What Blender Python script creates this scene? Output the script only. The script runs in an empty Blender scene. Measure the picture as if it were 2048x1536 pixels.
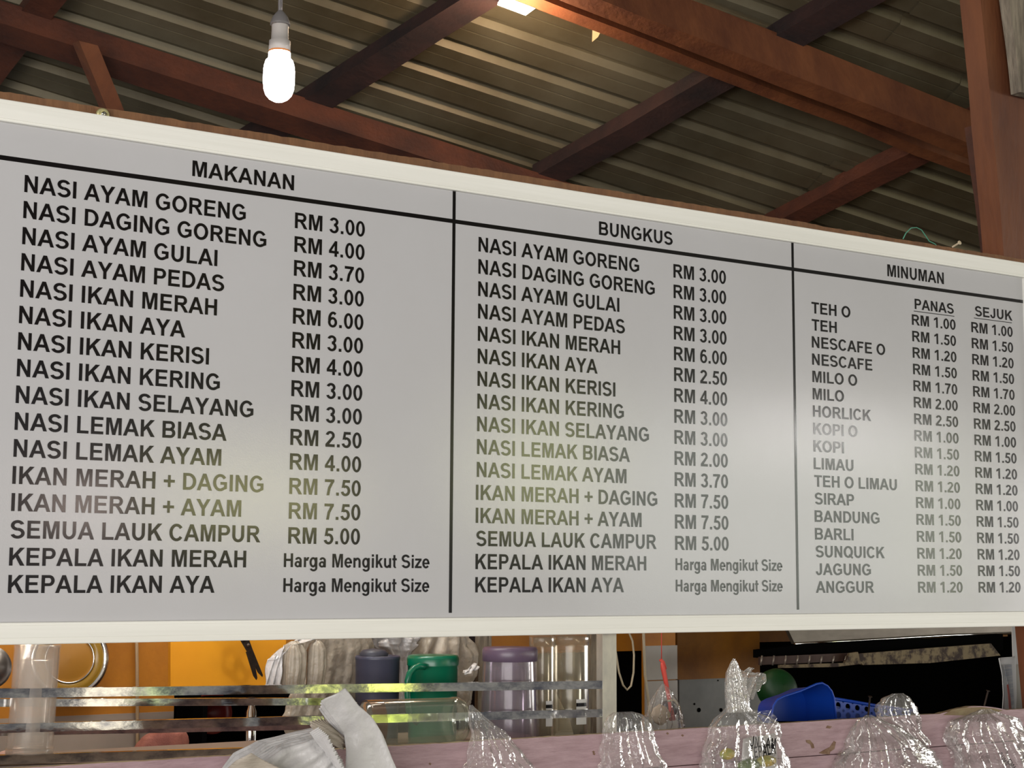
import bpy, math, random
from mathutils import Vector, noise
random.seed(7)
D2R = math.pi/180
# ------------------------------------------------------------------ camera
FPX = 3258.2
EYE = Vector((-0.8303, -3.5815, 1.6033))
YAW, PITCH, ROLL = -32.784*D2R, 6.718*D2R, 0.2955*D2R
FW = Vector((-math.sin(YAW)*math.cos(PITCH), math.cos(YAW)*math.cos(PITCH), math.sin(PITCH)))
_r = Vector((math.cos(YAW), math.sin(YAW), 0)); _u = _r.cross(FW)
RT = _r*math.cos(ROLL) + _u*math.sin(ROLL)
UP = -_r*math.sin(ROLL) + _u*math.cos(ROLL)
sc = bpy.context.scene
cam = bpy.data.cameras.new('camera'); cam_o = bpy.data.objects.new('camera', cam)
sc.collection.objects.link(cam_o)
cam.sensor_fit = 'HORIZONTAL'; cam.sensor_width = 36; cam.lens = FPX/2048*36
cam.clip_start = .05; cam.clip_end = 300
from mathutils import Matrix
M = Matrix((RT, UP, -FW)).transposed().to_4x4(); M.translation = EYE
cam_o.matrix_world = M
sc.camera = cam_o
sc.view_settings.view_transform = 'Standard'; sc.view_settings.look = 'None'
sc.view_settings.gamma = 1; sc.view_settings.use_curve_mapping = False
sc.view_settings.exposure = 0.08
sc.cycles.max_bounces = 10; sc.cycles.transparent_max_bounces = 24
sc.cycles.sample_clamp_indirect = 6

def ray(px, py):
    return FW + RT*((px-1024)/FPX) - UP*((py-768)/FPX)
def aty(px, py, y):
    d = ray(px, py); return EYE + d*((y-EYE.y)/d.y)
def atpl(px, py, P, n):
    d = ray(px, py); return EYE + d*((P-EYE).dot(n)/d.dot(n))
def dep(px, py, z): return EYE + ray(px, py)*z

# ------------------------------------------------------------------ world and light
w = bpy.data.worlds.new('overcast_sky'); sc.world = w; w.use_nodes = True
bg = w.node_tree.nodes['Background']; bg.inputs[0].default_value = (1.0, .97, .95, 1); bg.inputs[1].default_value = .34
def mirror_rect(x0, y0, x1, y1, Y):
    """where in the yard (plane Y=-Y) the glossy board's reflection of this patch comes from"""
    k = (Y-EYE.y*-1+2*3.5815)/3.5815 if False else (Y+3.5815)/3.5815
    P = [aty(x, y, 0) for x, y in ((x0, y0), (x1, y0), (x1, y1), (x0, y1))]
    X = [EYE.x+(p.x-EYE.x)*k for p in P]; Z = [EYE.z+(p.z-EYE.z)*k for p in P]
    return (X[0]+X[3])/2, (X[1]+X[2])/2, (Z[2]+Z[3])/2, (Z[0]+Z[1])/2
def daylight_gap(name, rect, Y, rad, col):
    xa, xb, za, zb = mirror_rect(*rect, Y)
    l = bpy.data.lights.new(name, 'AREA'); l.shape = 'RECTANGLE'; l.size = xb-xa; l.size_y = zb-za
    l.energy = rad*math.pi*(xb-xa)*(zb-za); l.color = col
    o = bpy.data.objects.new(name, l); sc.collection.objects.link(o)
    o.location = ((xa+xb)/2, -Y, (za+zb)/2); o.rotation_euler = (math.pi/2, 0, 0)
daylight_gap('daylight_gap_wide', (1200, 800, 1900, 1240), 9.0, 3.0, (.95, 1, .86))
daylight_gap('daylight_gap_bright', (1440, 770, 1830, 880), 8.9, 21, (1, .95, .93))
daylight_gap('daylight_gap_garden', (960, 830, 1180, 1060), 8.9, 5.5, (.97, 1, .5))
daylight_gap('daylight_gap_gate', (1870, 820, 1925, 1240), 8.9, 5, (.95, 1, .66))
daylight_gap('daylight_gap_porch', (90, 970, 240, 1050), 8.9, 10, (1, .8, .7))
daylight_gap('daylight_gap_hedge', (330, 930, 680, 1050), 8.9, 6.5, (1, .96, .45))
def bar_gap(name, pxa, pxb, z0, z1, rad, col):
    # low garden gap that the polished rack bars mirror (rack front is turned 12.5 degrees)
    n_ = Vector((math.sin(12.5*D2R), math.cos(12.5*D2R), 0)); P_ = aty(1222, 1400, .075); X = []
    for px in (pxa, pxb):
        d = ray(px, 1400); H_ = EYE+d*((P_-EYE).dot(n_)/d.dot(n_)); r_ = d-n_*2*d.dot(n_); X.append((H_+r_*((-8.8-H_.y)/r_.y)).x)
    xa, xb = min(X), max(X)
    l = bpy.data.lights.new(name, 'AREA'); l.shape = 'RECTANGLE'; l.size = xb-xa; l.size_y = z1-z0; l.energy = rad*math.pi*(xb-xa)*(z1-z0); l.color = col
    o = bpy.data.objects.new(name, l); sc.collection.objects.link(o); o.location = ((xa+xb)/2, -8.8, (z0+z1)/2); o.rotation_euler = (math.pi/2, 0, 0)
bar_gap('garden_gap_shrub', 740, 818, .15, .95, 3.2, (.92, 1, .16))
bar_gap('garden_gap_bush', 622, 668, .45, .8, 3.0, (.92, 1, .2))
bar_gap('garden_gap_wall', 165, 262, .2, .9, 2.2, (1, .9, .72))
bar_gap('garden_gap_leaves', 290, 330, .5, .9, 1.4, (.8, 1, .4))
def area(name, loc, target, sx, sy, energy, col):
    l = bpy.data.lights.new(name, 'AREA'); l.shape = 'RECTANGLE'; l.size = sx; l.size_y = sy; l.energy = energy; l.color = col
    o = bpy.data.objects.new(name, l); sc.collection.objects.link(o); o.location = loc
    o.rotation_euler = (Vector(target)-Vector(loc)).to_track_quat('-Z', 'Y').to_euler()
    return o
def point(name, loc, e, col, r=.05):
    l = bpy.data.lights.new(name, 'POINT'); l.energy = e; l.color = col; l.shadow_soft_size = r
    o = bpy.data.objects.new(name, l); sc.collection.objects.link(o); o.location = loc
area('added_left_fill', (-5.6, -7.0, 1.5), (1.8, 0, 2.0), 8.5, 2.6, 650, (1, .97, .94))  # added area lamp lighting the sign from the open front left
area('added_right_fill', (17, -6.0, 1.6), (1.8, 0, 2.0), 8.0, 2.6, 570, (1, .96, .92))  # added on the other side to even the light across the sign
area('unseen_kitchen_fill', (.9, .5, 2.4), (1.0, 1.3, 1.0), 1.2, .12, 12, (1, .9, .74))  # unseen lamp placed to brighten the left of the back room

# ------------------------------------------------------------------ materials
MATS = {}
def mat(name, col, rough=.6, metal=0., spec=.5, col2=None, scale=(6, 6, 6), bump=0., bscale=40, emit=None, es=0, trans=0, detail=4, ramp=(.35, .65), coord='Object', rough2=None):
    if name in MATS: return MATS[name]
    m = bpy.data.materials.new(name); m.use_nodes = True; MATS[name] = m
    nt = m.node_tree; b = nt.nodes['Principled BSDF']
    b.inputs['Base Color'].default_value = (*col, 1); b.inputs['Roughness'].default_value = rough
    b.inputs['Metallic'].default_value = metal; b.inputs['Specular IOR Level'].default_value = spec
    if trans: b.inputs['Transmission Weight'].default_value = trans
    if emit: b.inputs['Emission Color'].default_value = (*emit, 1); b.inputs['Emission Strength'].default_value = es
    if col2 or bump or rough2 is not None:
        tc = nt.nodes.new('ShaderNodeTexCoord'); mp = nt.nodes.new('ShaderNodeMapping')
        nt.links.new(tc.outputs[coord], mp.inputs[0]); mp.inputs['Scale'].default_value = scale
    if col2 or rough2 is not None:
        n = nt.nodes.new('ShaderNodeTexNoise'); n.inputs['Scale'].default_value = 1; n.inputs['Detail'].default_value = detail; n.inputs['Roughness'].default_value = .65
        nt.links.new(mp.outputs[0], n.inputs['Vector'])
    if col2:
        r = nt.nodes.new('ShaderNodeValToRGB'); r.color_ramp.elements[0].position = ramp[0]; r.color_ramp.elements[1].position = ramp[1]
        r.color_ramp.elements[0].color = (*col2, 1); r.color_ramp.elements[1].color = (*col, 1)
        nt.links.new(n.outputs['Fac'], r.inputs[0]); nt.links.new(r.outputs[0], b.inputs['Base Color'])
    if rough2 is not None:
        mr = nt.nodes.new('ShaderNodeMapRange'); mr.inputs['From Min'].default_value = .35; mr.inputs['From Max'].default_value = .65
        mr.inputs['To Min'].default_value = rough; mr.inputs['To Max'].default_value = rough2
        nt.links.new(n.outputs['Fac'], mr.inputs[0]); nt.links.new(mr.outputs[0], b.inputs['Roughness'])
    if bump:
        n2 = nt.nodes.new('ShaderNodeTexNoise'); n2.inputs['Scale'].default_value = bscale; n2.inputs['Detail'].default_value = 3
        nt.links.new(mp.outputs[0], n2.inputs['Vector'])
        bp = nt.nodes.new('ShaderNodeBump'); bp.inputs['Strength'].default_value = bump; bp.inputs['Distance'].default_value = .01
        nt.links.new(n2.outputs['Fac'], bp.inputs['Height']); nt.links.new(bp.outputs[0], b.inputs['Normal'])
    return m
def clearmat(name, tint=(1, 1, 1), gloss=.12, rough=.06, haze=.06, hazecol=(.8, .8, .8), bump=0., bscale=30):
    """thin clear plastic film: sees through, mirrors by Fresnel, a little milky"""
    if name in MATS: return MATS[name]
    m = bpy.data.materials.new(name); m.use_nodes = True; MATS[name] = m
    nt = m.node_tree; nt.nodes.clear(); N = nt.nodes.new; L = nt.links.new
    out = N('ShaderNodeOutputMaterial'); tr = N('ShaderNodeBsdfTransparent'); tr.inputs[0].default_value = (*tint, 1)
    gl = N('ShaderNodeBsdfGlossy'); gl.inputs['Roughness'].default_value = rough; gl.inputs['Color'].default_value = (1, 1, 1, 1)
    df = N('ShaderNodeBsdfDiffuse'); df.inputs[0].default_value = (*hazecol, 1)
    lw = N('ShaderNodeFresnel'); lw.inputs[0].default_value = 1.38
    ad = N('ShaderNodeMath'); ad.operation = 'MULTIPLY_ADD'; ad.inputs[1].default_value = gloss*4; ad.inputs[2].default_value = gloss*.12; ad.use_clamp = True
    L(lw.outputs[0], ad.inputs[0])
    m1 = N('ShaderNodeMixShader'); m1.inputs[0].default_value = haze; L(tr.outputs[0], m1.inputs[1]); L(df.outputs[0], m1.inputs[2])
    m2 = N('ShaderNodeMixShader'); L(ad.outputs[0], m2.inputs[0]); L(m1.outputs[0], m2.inputs[1]); L(gl.outputs[0], m2.inputs[2])
    L(m2.outputs[0], out.inputs[0])
    if bump:
        tc = N('ShaderNodeTexCoord'); n = N('ShaderNodeTexNoise'); n.inputs['Scale'].default_value = bscale; n.inputs['Detail'].default_value = 2
        n.inputs['Distortion'].default_value = 1.5
        L(tc.outputs['Object'], n.inputs['Vector']); bp = N('ShaderNodeBump'); bp.inputs['Strength'].default_value = bump; bp.inputs['Distance'].default_value = .02
        L(n.outputs['Fac'], bp.inputs['Height']); L(bp.outputs[0], gl.inputs['Normal']); L(bp.outputs[0], lw.inputs['Normal'])
    return m

panel_m = mat('white_vinyl_panel', (.555, .55, .57), .14, col2=(.54, .535, .55), scale=(3, 3, 3), bump=.02, bscale=120)
ink_m = mat('black_vinyl_lettering', (.006, .005, .006), .12)
alu_m = mat('cream_aluminium', (.95, .94, .885), .42, .0, col2=(.87, .86, .80), scale=(.8, 20, 30), bump=.03, bscale=10)
ply_m = mat('raw_plywood_edge', (.22, .105, .045), .8, col2=(.15, .07, .032), scale=(30, 30, 8), bump=.3, bscale=3)
redwood_m = mat('red_brown_timber', (.095, .026, .011), .7, col2=(.04, .012, .007), scale=(4, 4, 4), bump=.3, bscale=12, detail=6)
orangewood_m = mat('orange_brown_timber', (.17, .055, .018), .65, col2=(.085, .024, .009), scale=(5, 5, 1.2), bump=.3, bscale=8, detail=6)
darkwood_m = mat('dark_timber', (.035, .013, .01), .8, col2=(.012, .006, .006), scale=(5, 5, 5), bump=.3, bscale=9)
greywood_m = mat('weathered_grey_wood', (.32, .27, .20), .85, col2=(.10, .08, .06), scale=(30, 30, 4), bump=.5, bscale=3, detail=8)
zinc_m = mat('old_zinc_sheet', (.17, .145, .092), .42, .4, col2=(.085, .064, .033), scale=(1.2, 1.2, 1.2), bump=.05, bscale=3, detail=6, rough2=.6)
pink_m = mat('pink_painted_wood', (.50, .345, .375), .62, col2=(.37, .24, .26), scale=(9, 9, 60), bump=.5, bscale=3, detail=7, ramp=(.3, .6))
bare_m = mat('bare_wood', (.30, .24, .13), .8, col2=(.2, .13, .07), scale=(8, 20, 20), bump=.3, bscale=4)
chip_m = mat('chipped_wood', (.16, .08, .045), .8, col2=(.3, .2, .13), scale=(40, 40, 40))
steel_m = mat('galvanised_steel', (.50, .49, .46), .07, 1., col2=(.16, .165, .19), scale=(10, 60, 30), bump=.012, bscale=2, detail=8, ramp=(.35, .6))
post_m = mat('brushed_post_steel', (.62, .59, .52), .42, .6, col2=(.5, .48, .44), scale=(30, 30, 14), detail=7)
chrome_m = mat('polished_steel', (.8, .8, .78), .12, 1.)
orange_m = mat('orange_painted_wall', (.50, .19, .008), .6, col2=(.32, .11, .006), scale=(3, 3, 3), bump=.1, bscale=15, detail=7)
darkorange_m = mat('dark_orange_wall', (.27, .105, .005), .7, col2=(.10, .032, .004), scale=(2.5, 2.5, 2.5), bump=.1, bscale=15, detail=7, ramp=(.3, .6))  # same orange as the other walls, darker and blotchier
yellow_m = mat('bright_orange_board', (.84, .36, .012), .5, col2=(.76, .31, .012), scale=(3, 3, 3))
tilewhite_m = mat('pale_wall_tile', (.42, .39, .35), .4, col2=(.34, .31, .28), scale=(4, 4, 4))
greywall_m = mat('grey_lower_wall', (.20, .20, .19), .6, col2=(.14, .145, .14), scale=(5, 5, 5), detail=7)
beige_m = mat('beige_lower_wall', (.34, .27, .22), .6, col2=(.28, .22, .18), scale=(3, 3, 3))
black_m = mat('flat_black', (.003, .003, .003), .9, spec=0.)  # plain black, also stands for the unlit dark of the far wall
rust_m = mat('rusty_grill', (.20, .15, .08), .75, .2, col2=(.03, .014, .008), scale=(22, 22, 22), detail=8, ramp=(.42, .55))
iron_m = mat('dark_iron', (.03, .025, .022), .45, .7, col2=(.06, .04, .03), scale=(60, 60, 60))
rubber_m = mat('grey_rubber', (.16, .15, .15), .5)
cord_m = mat('cream_cable', (.5, .43, .3), .5)
red_m = mat('red_string', (.62, .07, .05), .6)
green_m = mat('green_plastic', (.0, .13, .065), .28, col2=(.0, .115, .06), scale=(5, 5, 5))
greenball_m = mat('deep_green_plastic', (.002, .045, .008), .5)
slate_m = mat('slate_blue_plastic', (.05, .052, .085), .4)
blue_m = mat('blue_plastic', (.004, .045, .34), .33)
white_m = mat('white_film_bag', (.68, .665, .66), .42, col2=(.58, .565, .56), scale=(6, 6, 6), bump=.35, bscale=9)
beigebag_m = mat('beige_film_bag', (.42, .37, .30), .45, col2=(.33, .28, .22), scale=(8, 8, 8), bump=.4, bscale=8)
rose_m = mat('dusty_pink_cloth', (.34, .12, .085), .8, col2=(.2, .06, .045), scale=(12, 12, 12), bump=.3, bscale=20)
redbowl_m = mat('red_plastic', (.2, .012, .006), .4)
concrete_m = mat('concrete_floor', (.13, .12, .11), .8, col2=(.09, .085, .08), scale=(1, 1, 1), bump=.2)
porcelain_m = mat('pale_grey_plastic', (.45, .42, .4), .45)
orangecap_m = mat('orange_plastic', (.75, .26, .06), .5)
bulb_m = mat('lit_bulb_glass', (1, 1, 1), .4, emit=(1, .98, .98), es=14)
lamp_m = mat('lit_lamp_cover', (1, 1, 1), .4, emit=(1, .96, .9), es=9)
paper_m = mat('white_paper', (.62, .62, .6), .7)
dense_m = clearmat('bunched_film', haze=.30, gloss=.16, rough=.1, bump=.4, bscale=40, hazecol=(.66, .63, .58))
film_m = clearmat('clear_film', haze=.11, gloss=.10, rough=.08, bump=.35, bscale=26, hazecol=(.7, .67, .65))
tubeplastic_m = clearmat('scuffed_clear_plastic', haze=.22, gloss=.06, rough=.25, hazecol=(.62, .57, .52), tint=(.97, .95, .92))
jar_m = clearmat('clear_jar_plastic', haze=.08, gloss=.09, rough=.12, hazecol=(.7, .7, .62), tint=(.92, .95, .88))
violet_m = clearmat('violet_clear_plastic', haze=.16, gloss=.07, rough=.14, hazecol=(.40, .36, .39), tint=(.90, .86, .91))
glass_m = clearmat('clear_canister_plastic', haze=.07, gloss=.06, rough=.12, hazecol=(.6, .58, .5), tint=(.93, .91, .86))

# ------------------------------------------------------------------ object helpers
ORG = {}
def link(o): sc.collection.objects.link(o); return o
def tag(o, label=None, cat=None, group=None, kind=None):
    if label: o['label'] = label
    if cat: o['category'] = cat
    if group: o['group'] = group
    if kind: o['kind'] = kind
    return o
def thing(name, label, cat, loc, group=None):
    o = link(bpy.data.objects.new(name, None)); o.location = loc; o.empty_display_size = .05
    ORG[o] = Vector(loc); return tag(o, label, cat, group)
def struct_root(name, loc=(0, 0, 0)):
    o = link(bpy.data.objects.new(name, None)); o.location = loc; ORG[o] = Vector(loc); o['kind'] = 'structure'; return o
def obj(name, vf, m, parent=None, smooth=False, loc=None, kind=None, label=None):
    vs, fs = vf
    if parent is not None: org = ORG[parent]
    else:
        if loc is None:
            n = len(vs); loc = (sum(v[0] for v in vs)/n, sum(v[1] for v in vs)/n, min(v[2] for v in vs))
        org = Vector(loc)
    me = bpy.data.meshes.new(name)
    me.from_pydata([tuple(Vector(v)-org) for v in vs], [], fs); me.update()
    if m: me.materials.append(m)
    if smooth:
        me.polygons.foreach_set('use_smooth', [True]*len(me.polygons))
    o = link(bpy.data.objects.new(name, me))
    if parent is not None: o.parent = parent
    else: o.location = org
    ORG[o] = org
    if kind: o['kind'] = kind
    if label: o['label'] = label
    return o
def join(*vfs):
    V, F = [], []
    for v, f in vfs:
        n = len(V); V += list(v); F += [tuple(i+n for i in q) for q in f]
    return V, F
BOXF = [(0, 3, 2, 1), (4, 5, 6, 7), (0, 1, 5, 4), (1, 2, 6, 5), (2, 3, 7, 6), (3, 0, 4, 7)]
def box(x0, y0, z0, x1, y1, z1, bev=0):
    if not bev:
        return [Vector(p) for p in ((x0, y0, z0), (x1, y0, z0), (x1, y1, z0), (x0, y1, z0), (x0, y0, z1), (x1, y0, z1), (x1, y1, z1), (x0, y1, z1))], BOXF
    import bmesh
    bm = bmesh.new(); vs = [bm.verts.new(p) for p in box(x0, y0, z0, x1, y1, z1)[0]]
    for f in BOXF: bm.faces.new([vs[i] for i in f])
    bmesh.ops.bevel(bm, geom=bm.edges[:], offset=bev, segments=2, affect='EDGES', profile=.5)
    bm.verts.index_update()
    r = [v.co.copy() for v in bm.verts], [tuple(v.index for v in f.verts) for f in bm.faces]; bm.free(); return r
def beam(P, Q, wv, hv, bev=0, wob=0, seg=1):
    """box from P to Q; wv, hv = full width and height vectors (P,Q are the centre line)"""
    P, Q, wv, hv = Vector(P), Vector(Q), Vector(wv), Vector(hv)
    rows = []
    for i in range(seg+1):
        c = P.lerp(Q, i/seg)
        cor = []
        for a, b in ((-.5, -.5), (.5, -.5), (.5, .5), (-.5, .5)):
            p = c + wv*a + hv*b
            if wob: p = p + Vector(noise.noise_vector(p*3.1))*wob
            cor.append(p)
        rows.append(cor)
    V = [p for r in rows for p in r]; F = [(0, 1, 2, 3), tuple(seg*4+k for k in (3, 2, 1, 0))]
    for i in range(seg):
        for k in range(4):
            a = i*4+k; b = i*4+(k+1) % 4; F.append((a, a+4, b+4, b))
    return V, F
def frame_of(d):
    d = d.normalized(); a = Vector((0, 0, 1)) if abs(d.z) < .9 else Vector((1, 0, 0))
    u = d.cross(a).normalized(); return u, u.cross(d)
def tube(pts, r, n=8, cap=True):
    pts = [Vector(p) for p in pts]; V, F = [], []
    rr = r if isinstance(r, (list, tuple)) else [r]*len(pts)
    u = None
    for i, p in enumerate(pts):
        d = (pts[min(i+1, len(pts)-1)]-pts[max(i-1, 0)]).normalized()
        if u is None: u, _ = frame_of(d)
        u = (u-d*u.dot(d)).normalized(); v = d.cross(u)
        for k in range(n):
            a = 2*math.pi*k/n; V.append(p+(u*math.cos(a)+v*math.sin(a))*rr[i])
    for i in range(len(pts)-1):
        for k in range(n):
            a = i*n+k; b = i*n+(k+1) % n; F.append((a, b, b+n, a+n))
    if cap: F.append(tuple(range(n))[::-1]); F.append(tuple((len(pts)-1)*n+k for k in range(n)))
    return V, F
def lathe(base, axis, prof, n=32, sx=1, u=None, closed=False):
    """prof: list of (radius, height along axis)"""
    base = Vector(base); ax = Vector(axis).normalized()
    if u is None: u, v = frame_of(ax)
    else: u = Vector(u).normalized(); v = ax.cross(u)
    V, F = [], []
    for r, h in prof:
        for k in range(n):
            a = 2*math.pi*k/n; V.append(base+ax*h+(u*math.cos(a)*sx+v*math.sin(a))*r)
    for i in range(len(prof)-1):
        for k in range(n):
            a = i*n+k; b = i*n+(k+1) % n; F.append((a, b, b+n, a+n))
    return V, F
def prism(pts, dv):
    """extrude a planar polygon by dv"""
    n = len(pts); pts = [Vector(p) for p in pts]; dv = Vector(dv)
    return pts+[p+dv for p in pts], [tuple(range(n))[::-1], tuple(range(n, 2*n))]+[(i, (i+1) % n, (i+1) % n+n, i+n) for i in range(n)]
def patch(A, B, nu, nv, fn=None, thick=0):
    """surface between polylines A and B"""
    def samp(pl, t):
        pl = [Vector(p) for p in pl]; L = [0]
        for i in range(len(pl)-1): L.append(L[-1]+(pl[i+1]-pl[i]).length)
        s = t*L[-1]
        for i in range(len(pl)-1):
            if s <= L[i+1] or i == len(pl)-2:
                return pl[i].lerp(pl[i+1], (s-L[i])/max(1e-9, L[i+1]-L[i]))
    V = []
    for i in range(nu+1):
        a = samp(A, i/nu); b = samp(B, i/nu)
        for j in range(nv+1):
            p = a.lerp(b, j/nv)
            if fn: p = p+fn(i/nu, j/nv, p)
            V.append(p)
    F = [(i*(nv+1)+j, (i+1)*(nv+1)+j, (i+1)*(nv+1)+j+1, i*(nv+1)+j+1) for i in range(nu) for j in range(nv)]
    if thick:
        n = len(V); V = V+[p+Vector((0, thick, 0)) for p in V]; F = F+[tuple(k+n for k in f[::-1]) for f in F]
        ring = [j for j in range(nv+1)]+[i*(nv+1)+nv for i in range(1, nu+1)]+[nu*(nv+1)+j for j in range(nv-1, -1, -1)]+[i*(nv+1) for i in range(nu-1, 0, -1)]
        for k in range(len(ring)):
            a, b = ring[k], ring[(k+1) % len(ring)]; F.append((a, b, b+n, a+n))
    return V, F

# ------------------------------------------------------------------ letter shapes (heavy grotesque, em = 1000)
def R_(a, b, c, d): return [(a, b), (c, b), (c, d), (a, d)]
def ARC(cx, cy, rx, ry, a0, a1, tx=146, ty=120):
    n = max(3, int(abs(a1-a0)/13)); out = []
    for i in range(n):
        p = (a0+(a1-a0)*i/n)*D2R; q = (a0+(a1-a0)*(i+1)/n)*D2R
        out.append([(cx+rx*math.cos(p), cy+ry*math.sin(p)), (cx+rx*math.cos(q), cy+ry*math.sin(q)),
                    (cx+(rx-tx)*math.cos(q), cy+(ry-ty)*math.sin(q)), (cx+(rx-tx)*math.cos(p), cy+(ry-ty)*math.sin(p))])
    return out
ST = R_(73, 0, 218, 716)
G = {
 'A': (722, [[(0, 0), (157, 0), (359, 549), (359, 716), (283, 716)], [(719, 0), (565, 0), (359, 549), (359, 716), (436, 716)], [(216, 163), (504, 163), (459, 284), (262, 284)]]),
 'B': (722, [ST, R_(218, 596, 430, 716), R_(218, 300, 445, 418), R_(218, 0, 445, 122)]+ARC(430, 517, 212, 199, -90, 90, 140, 118)+ARC(445, 209, 225, 209, -90, 90)),
 'C': (722, ARC(378, 358, 332, 370, 36, 324)),
 'D': (722, [ST, R_(218, 595, 330, 716), R_(218, 0, 330, 121)]+ARC(330, 358, 355, 358, -90, 90, 150, 121)),
 'E': (667, [ST, R_(73, 595, 604, 716), R_(73, 312, 570, 430), R_(73, 0, 617, 121)]),
 'F': (611, [ST, R_(73, 595, 565, 716), R_(73, 303, 503, 424)]),
 'G': (778, ARC(385, 358, 342, 370, 36, 305)+[R_(400, 270, 714, 391), [(577, 55), (714, 105), (714, 300), (577, 300)], [(560, 46), (581, 55), (581, 200), (500, 120)]]),
 'H': (722, [ST, R_(503, 0, 648, 716), R_(218, 312, 503, 434)]),
 'I': (278, [R_(68, 0, 213, 716)]),
 'J': (556, [R_(330, 230, 478, 716)]+ARC(252, 230, 226, 242, 180, 360)),
 'K': (722, [ST, [(219, 398), (511, 716), (706, 716), (436, 437), (336, 336), (219, 216)], [(436, 437), (720, 0), (533, 0), (336, 336)]]),
 'L': (611, [R_(73, 0, 218, 710), R_(73, 0, 576, 121)]),
 'M': (833, [R_(71, 0, 205, 716), R_(628, 0, 762, 716), [(205, 564), (347, 0), (417, 0), (417, 228), (287, 716), (205, 716)], [(628, 564), (486, 0), (417, 0), (417, 228), (546, 716), (628, 716)]]),
 'N': (722, [R_(73, 0, 207, 716), R_(507, 0, 641, 716), [(207, 467), (207, 716), (214, 716), (507, 238), (507, 0), (496, 0)]]),
 'O': (778, ARC(388, 358, 346, 370, 0, 360, 150, 124)),
 'P': (667, [ST, R_(218, 598, 400, 716), R_(218, 274, 400, 392)]+ARC(400, 495, 228, 221, -90, 90, 146, 118)),
 'Q': (778, ARC(388, 358, 346, 370, 0, 360, 150, 124)+[[(410, 150), (480, 235), (745, 35), (690, -60)]]),
 'R': (722, [ST, R_(218, 597, 430, 716), R_(218, 302, 430, 420)]+ARC(430, 509, 222, 207, -90, 90, 146, 118)+[[(330, 302), (470, 330), (575, 225), (719, 0), (545, 0), (425, 195)]]),
 'S': (667, ARC(327, 517, 282, 211, 18, 270, 146, 118)+ARC(336, 205, 297, 217, 90, -162, 146, 118)),
 'T': (611, [R_(21, 595, 590, 716), R_(233, 0, 378, 716)]),
 'U': (722, [R_(71, 275, 216, 716), R_(500, 275, 645, 716)]+ARC(358, 275, 287, 287, 180, 360, 145, 124)),
 'W': (944, [[(0, 716), (148, 716), (270, 180), (270, 0), (165, 0)], [(270, 0), (270, 180), (400, 716), (472, 716), (472, 560), (330, 0)], [(944, 716), (796, 716), (674, 180), (674, 0), (779, 0)], [(674, 0), (674, 180), (544, 716), (472, 716), (472, 560), (614, 0)]]),
 'Y': (667, [R_(260, 0, 405, 302), [(-2, 716), (168, 716), (334, 438), (334, 302), (260, 302)], [(665, 716), (500, 716), (334, 438), (334, 302), (405, 302)]]),
 '0': (556, ARC(277, 358, 237, 365, 0, 360, 136, 112)),
 '1': (556, [R_(255, 0, 393, 719), [(393, 719), (281, 719), (79, 598), (79, 470), (255, 560)]]),
 '2': (556, ARC(268, 508, 232, 211, 168, -22, 136, 114)+[[(492, 445), (362, 475), (28, 125), (28, 0), (215, 125)], R_(28, 0, 504, 128)]),
 '3': (556, ARC(262, 523, 228, 196, 165, -90, 136, 112)+ARC(262, 209, 245, 219, 90, -165, 138, 112)),
 '4': (556, [R_(317, 0, 450, 719), R_(24, 144, 534, 264), [(24, 144), (24, 265), (335, 719), (420, 719), (350, 560), (155, 264), (155, 144)]]),
 '5': (556, [[(75, 345), (145, 715), (270, 715), (210, 385)], R_(140, 592, 498, 715)]+ARC(272, 232, 248, 246, 128, -165, 138, 114)),
 '6': (556, ARC(280, 232, 238, 242, 0, 360, 132, 110)+ARC(306, 358, 264, 366, 52, 200, 138, 114)),
 '7': (556, [R_(40, 590, 515, 716), [(515, 630), (350, 600), (205, 350), (132, 0), (270, 0), (330, 300)]]),
 '.': (278, [R_(71, 0, 208, 137)]),
 '+': (584, [R_(38, 283, 546, 405), R_(230, 90, 354, 598)]),
 ' ': (278, []),
 'a': (556, ARC(268, 352, 212, 179, 165, 0, 134, 104)+[R_(346, 0, 480, 352)]+ARC(235, 157, 202, 167, 0, 360, 130, 96)),
 'e': (556, ARC(280, 259, 250, 272, 0, 322, 138, 108)+[R_(140, 212, 528, 305)]),
 'g': (611, ARC(272, 262, 234, 269, 0, 360, 136, 110)+[R_(405, -40, 541, 519)]+ARC(300, -40, 241, 172, 0, -168, 136, 104)),
 'i': (278, [R_(72, 0, 209, 519), R_(72, 590, 209, 716)]),
 'k': (556, [R_(67, 0, 204, 716), [(204, 340), (370, 519), (539, 519), (355, 322), (265, 230), (204, 170)], [(355, 322), (548, 0), (400, 0), (265, 230)]]),
 'n': (611, [R_(66, 0, 203, 519), R_(409, 0, 546, 325)]+ARC(338, 325, 208, 206, 0, 165, 137, 112)),
 'r': (389, [R_(66, 0, 203, 519)]+ARC(345, 335, 155, 196, 65, 180, 137, 118)),
 't': (333, [R_(85, 130, 222, 690), R_(14, 410, 316, 519)]+ARC(218, 130, 133, 138, 180, 300, 137, 105)),
 'u': (611, [R_(66, 195, 203, 519), R_(405, 0, 542, 519)]+ARC(270, 195, 206, 206, 180, 345, 137, 112)),
 'z': (500, [R_(30, 407, 470, 519), R_(18, 0, 480, 112), [(290, 407), (470, 430), (212, 112), (20, 95)]]),
}
def adv(s): return sum(G[c][0] for c in s)/1000
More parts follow.
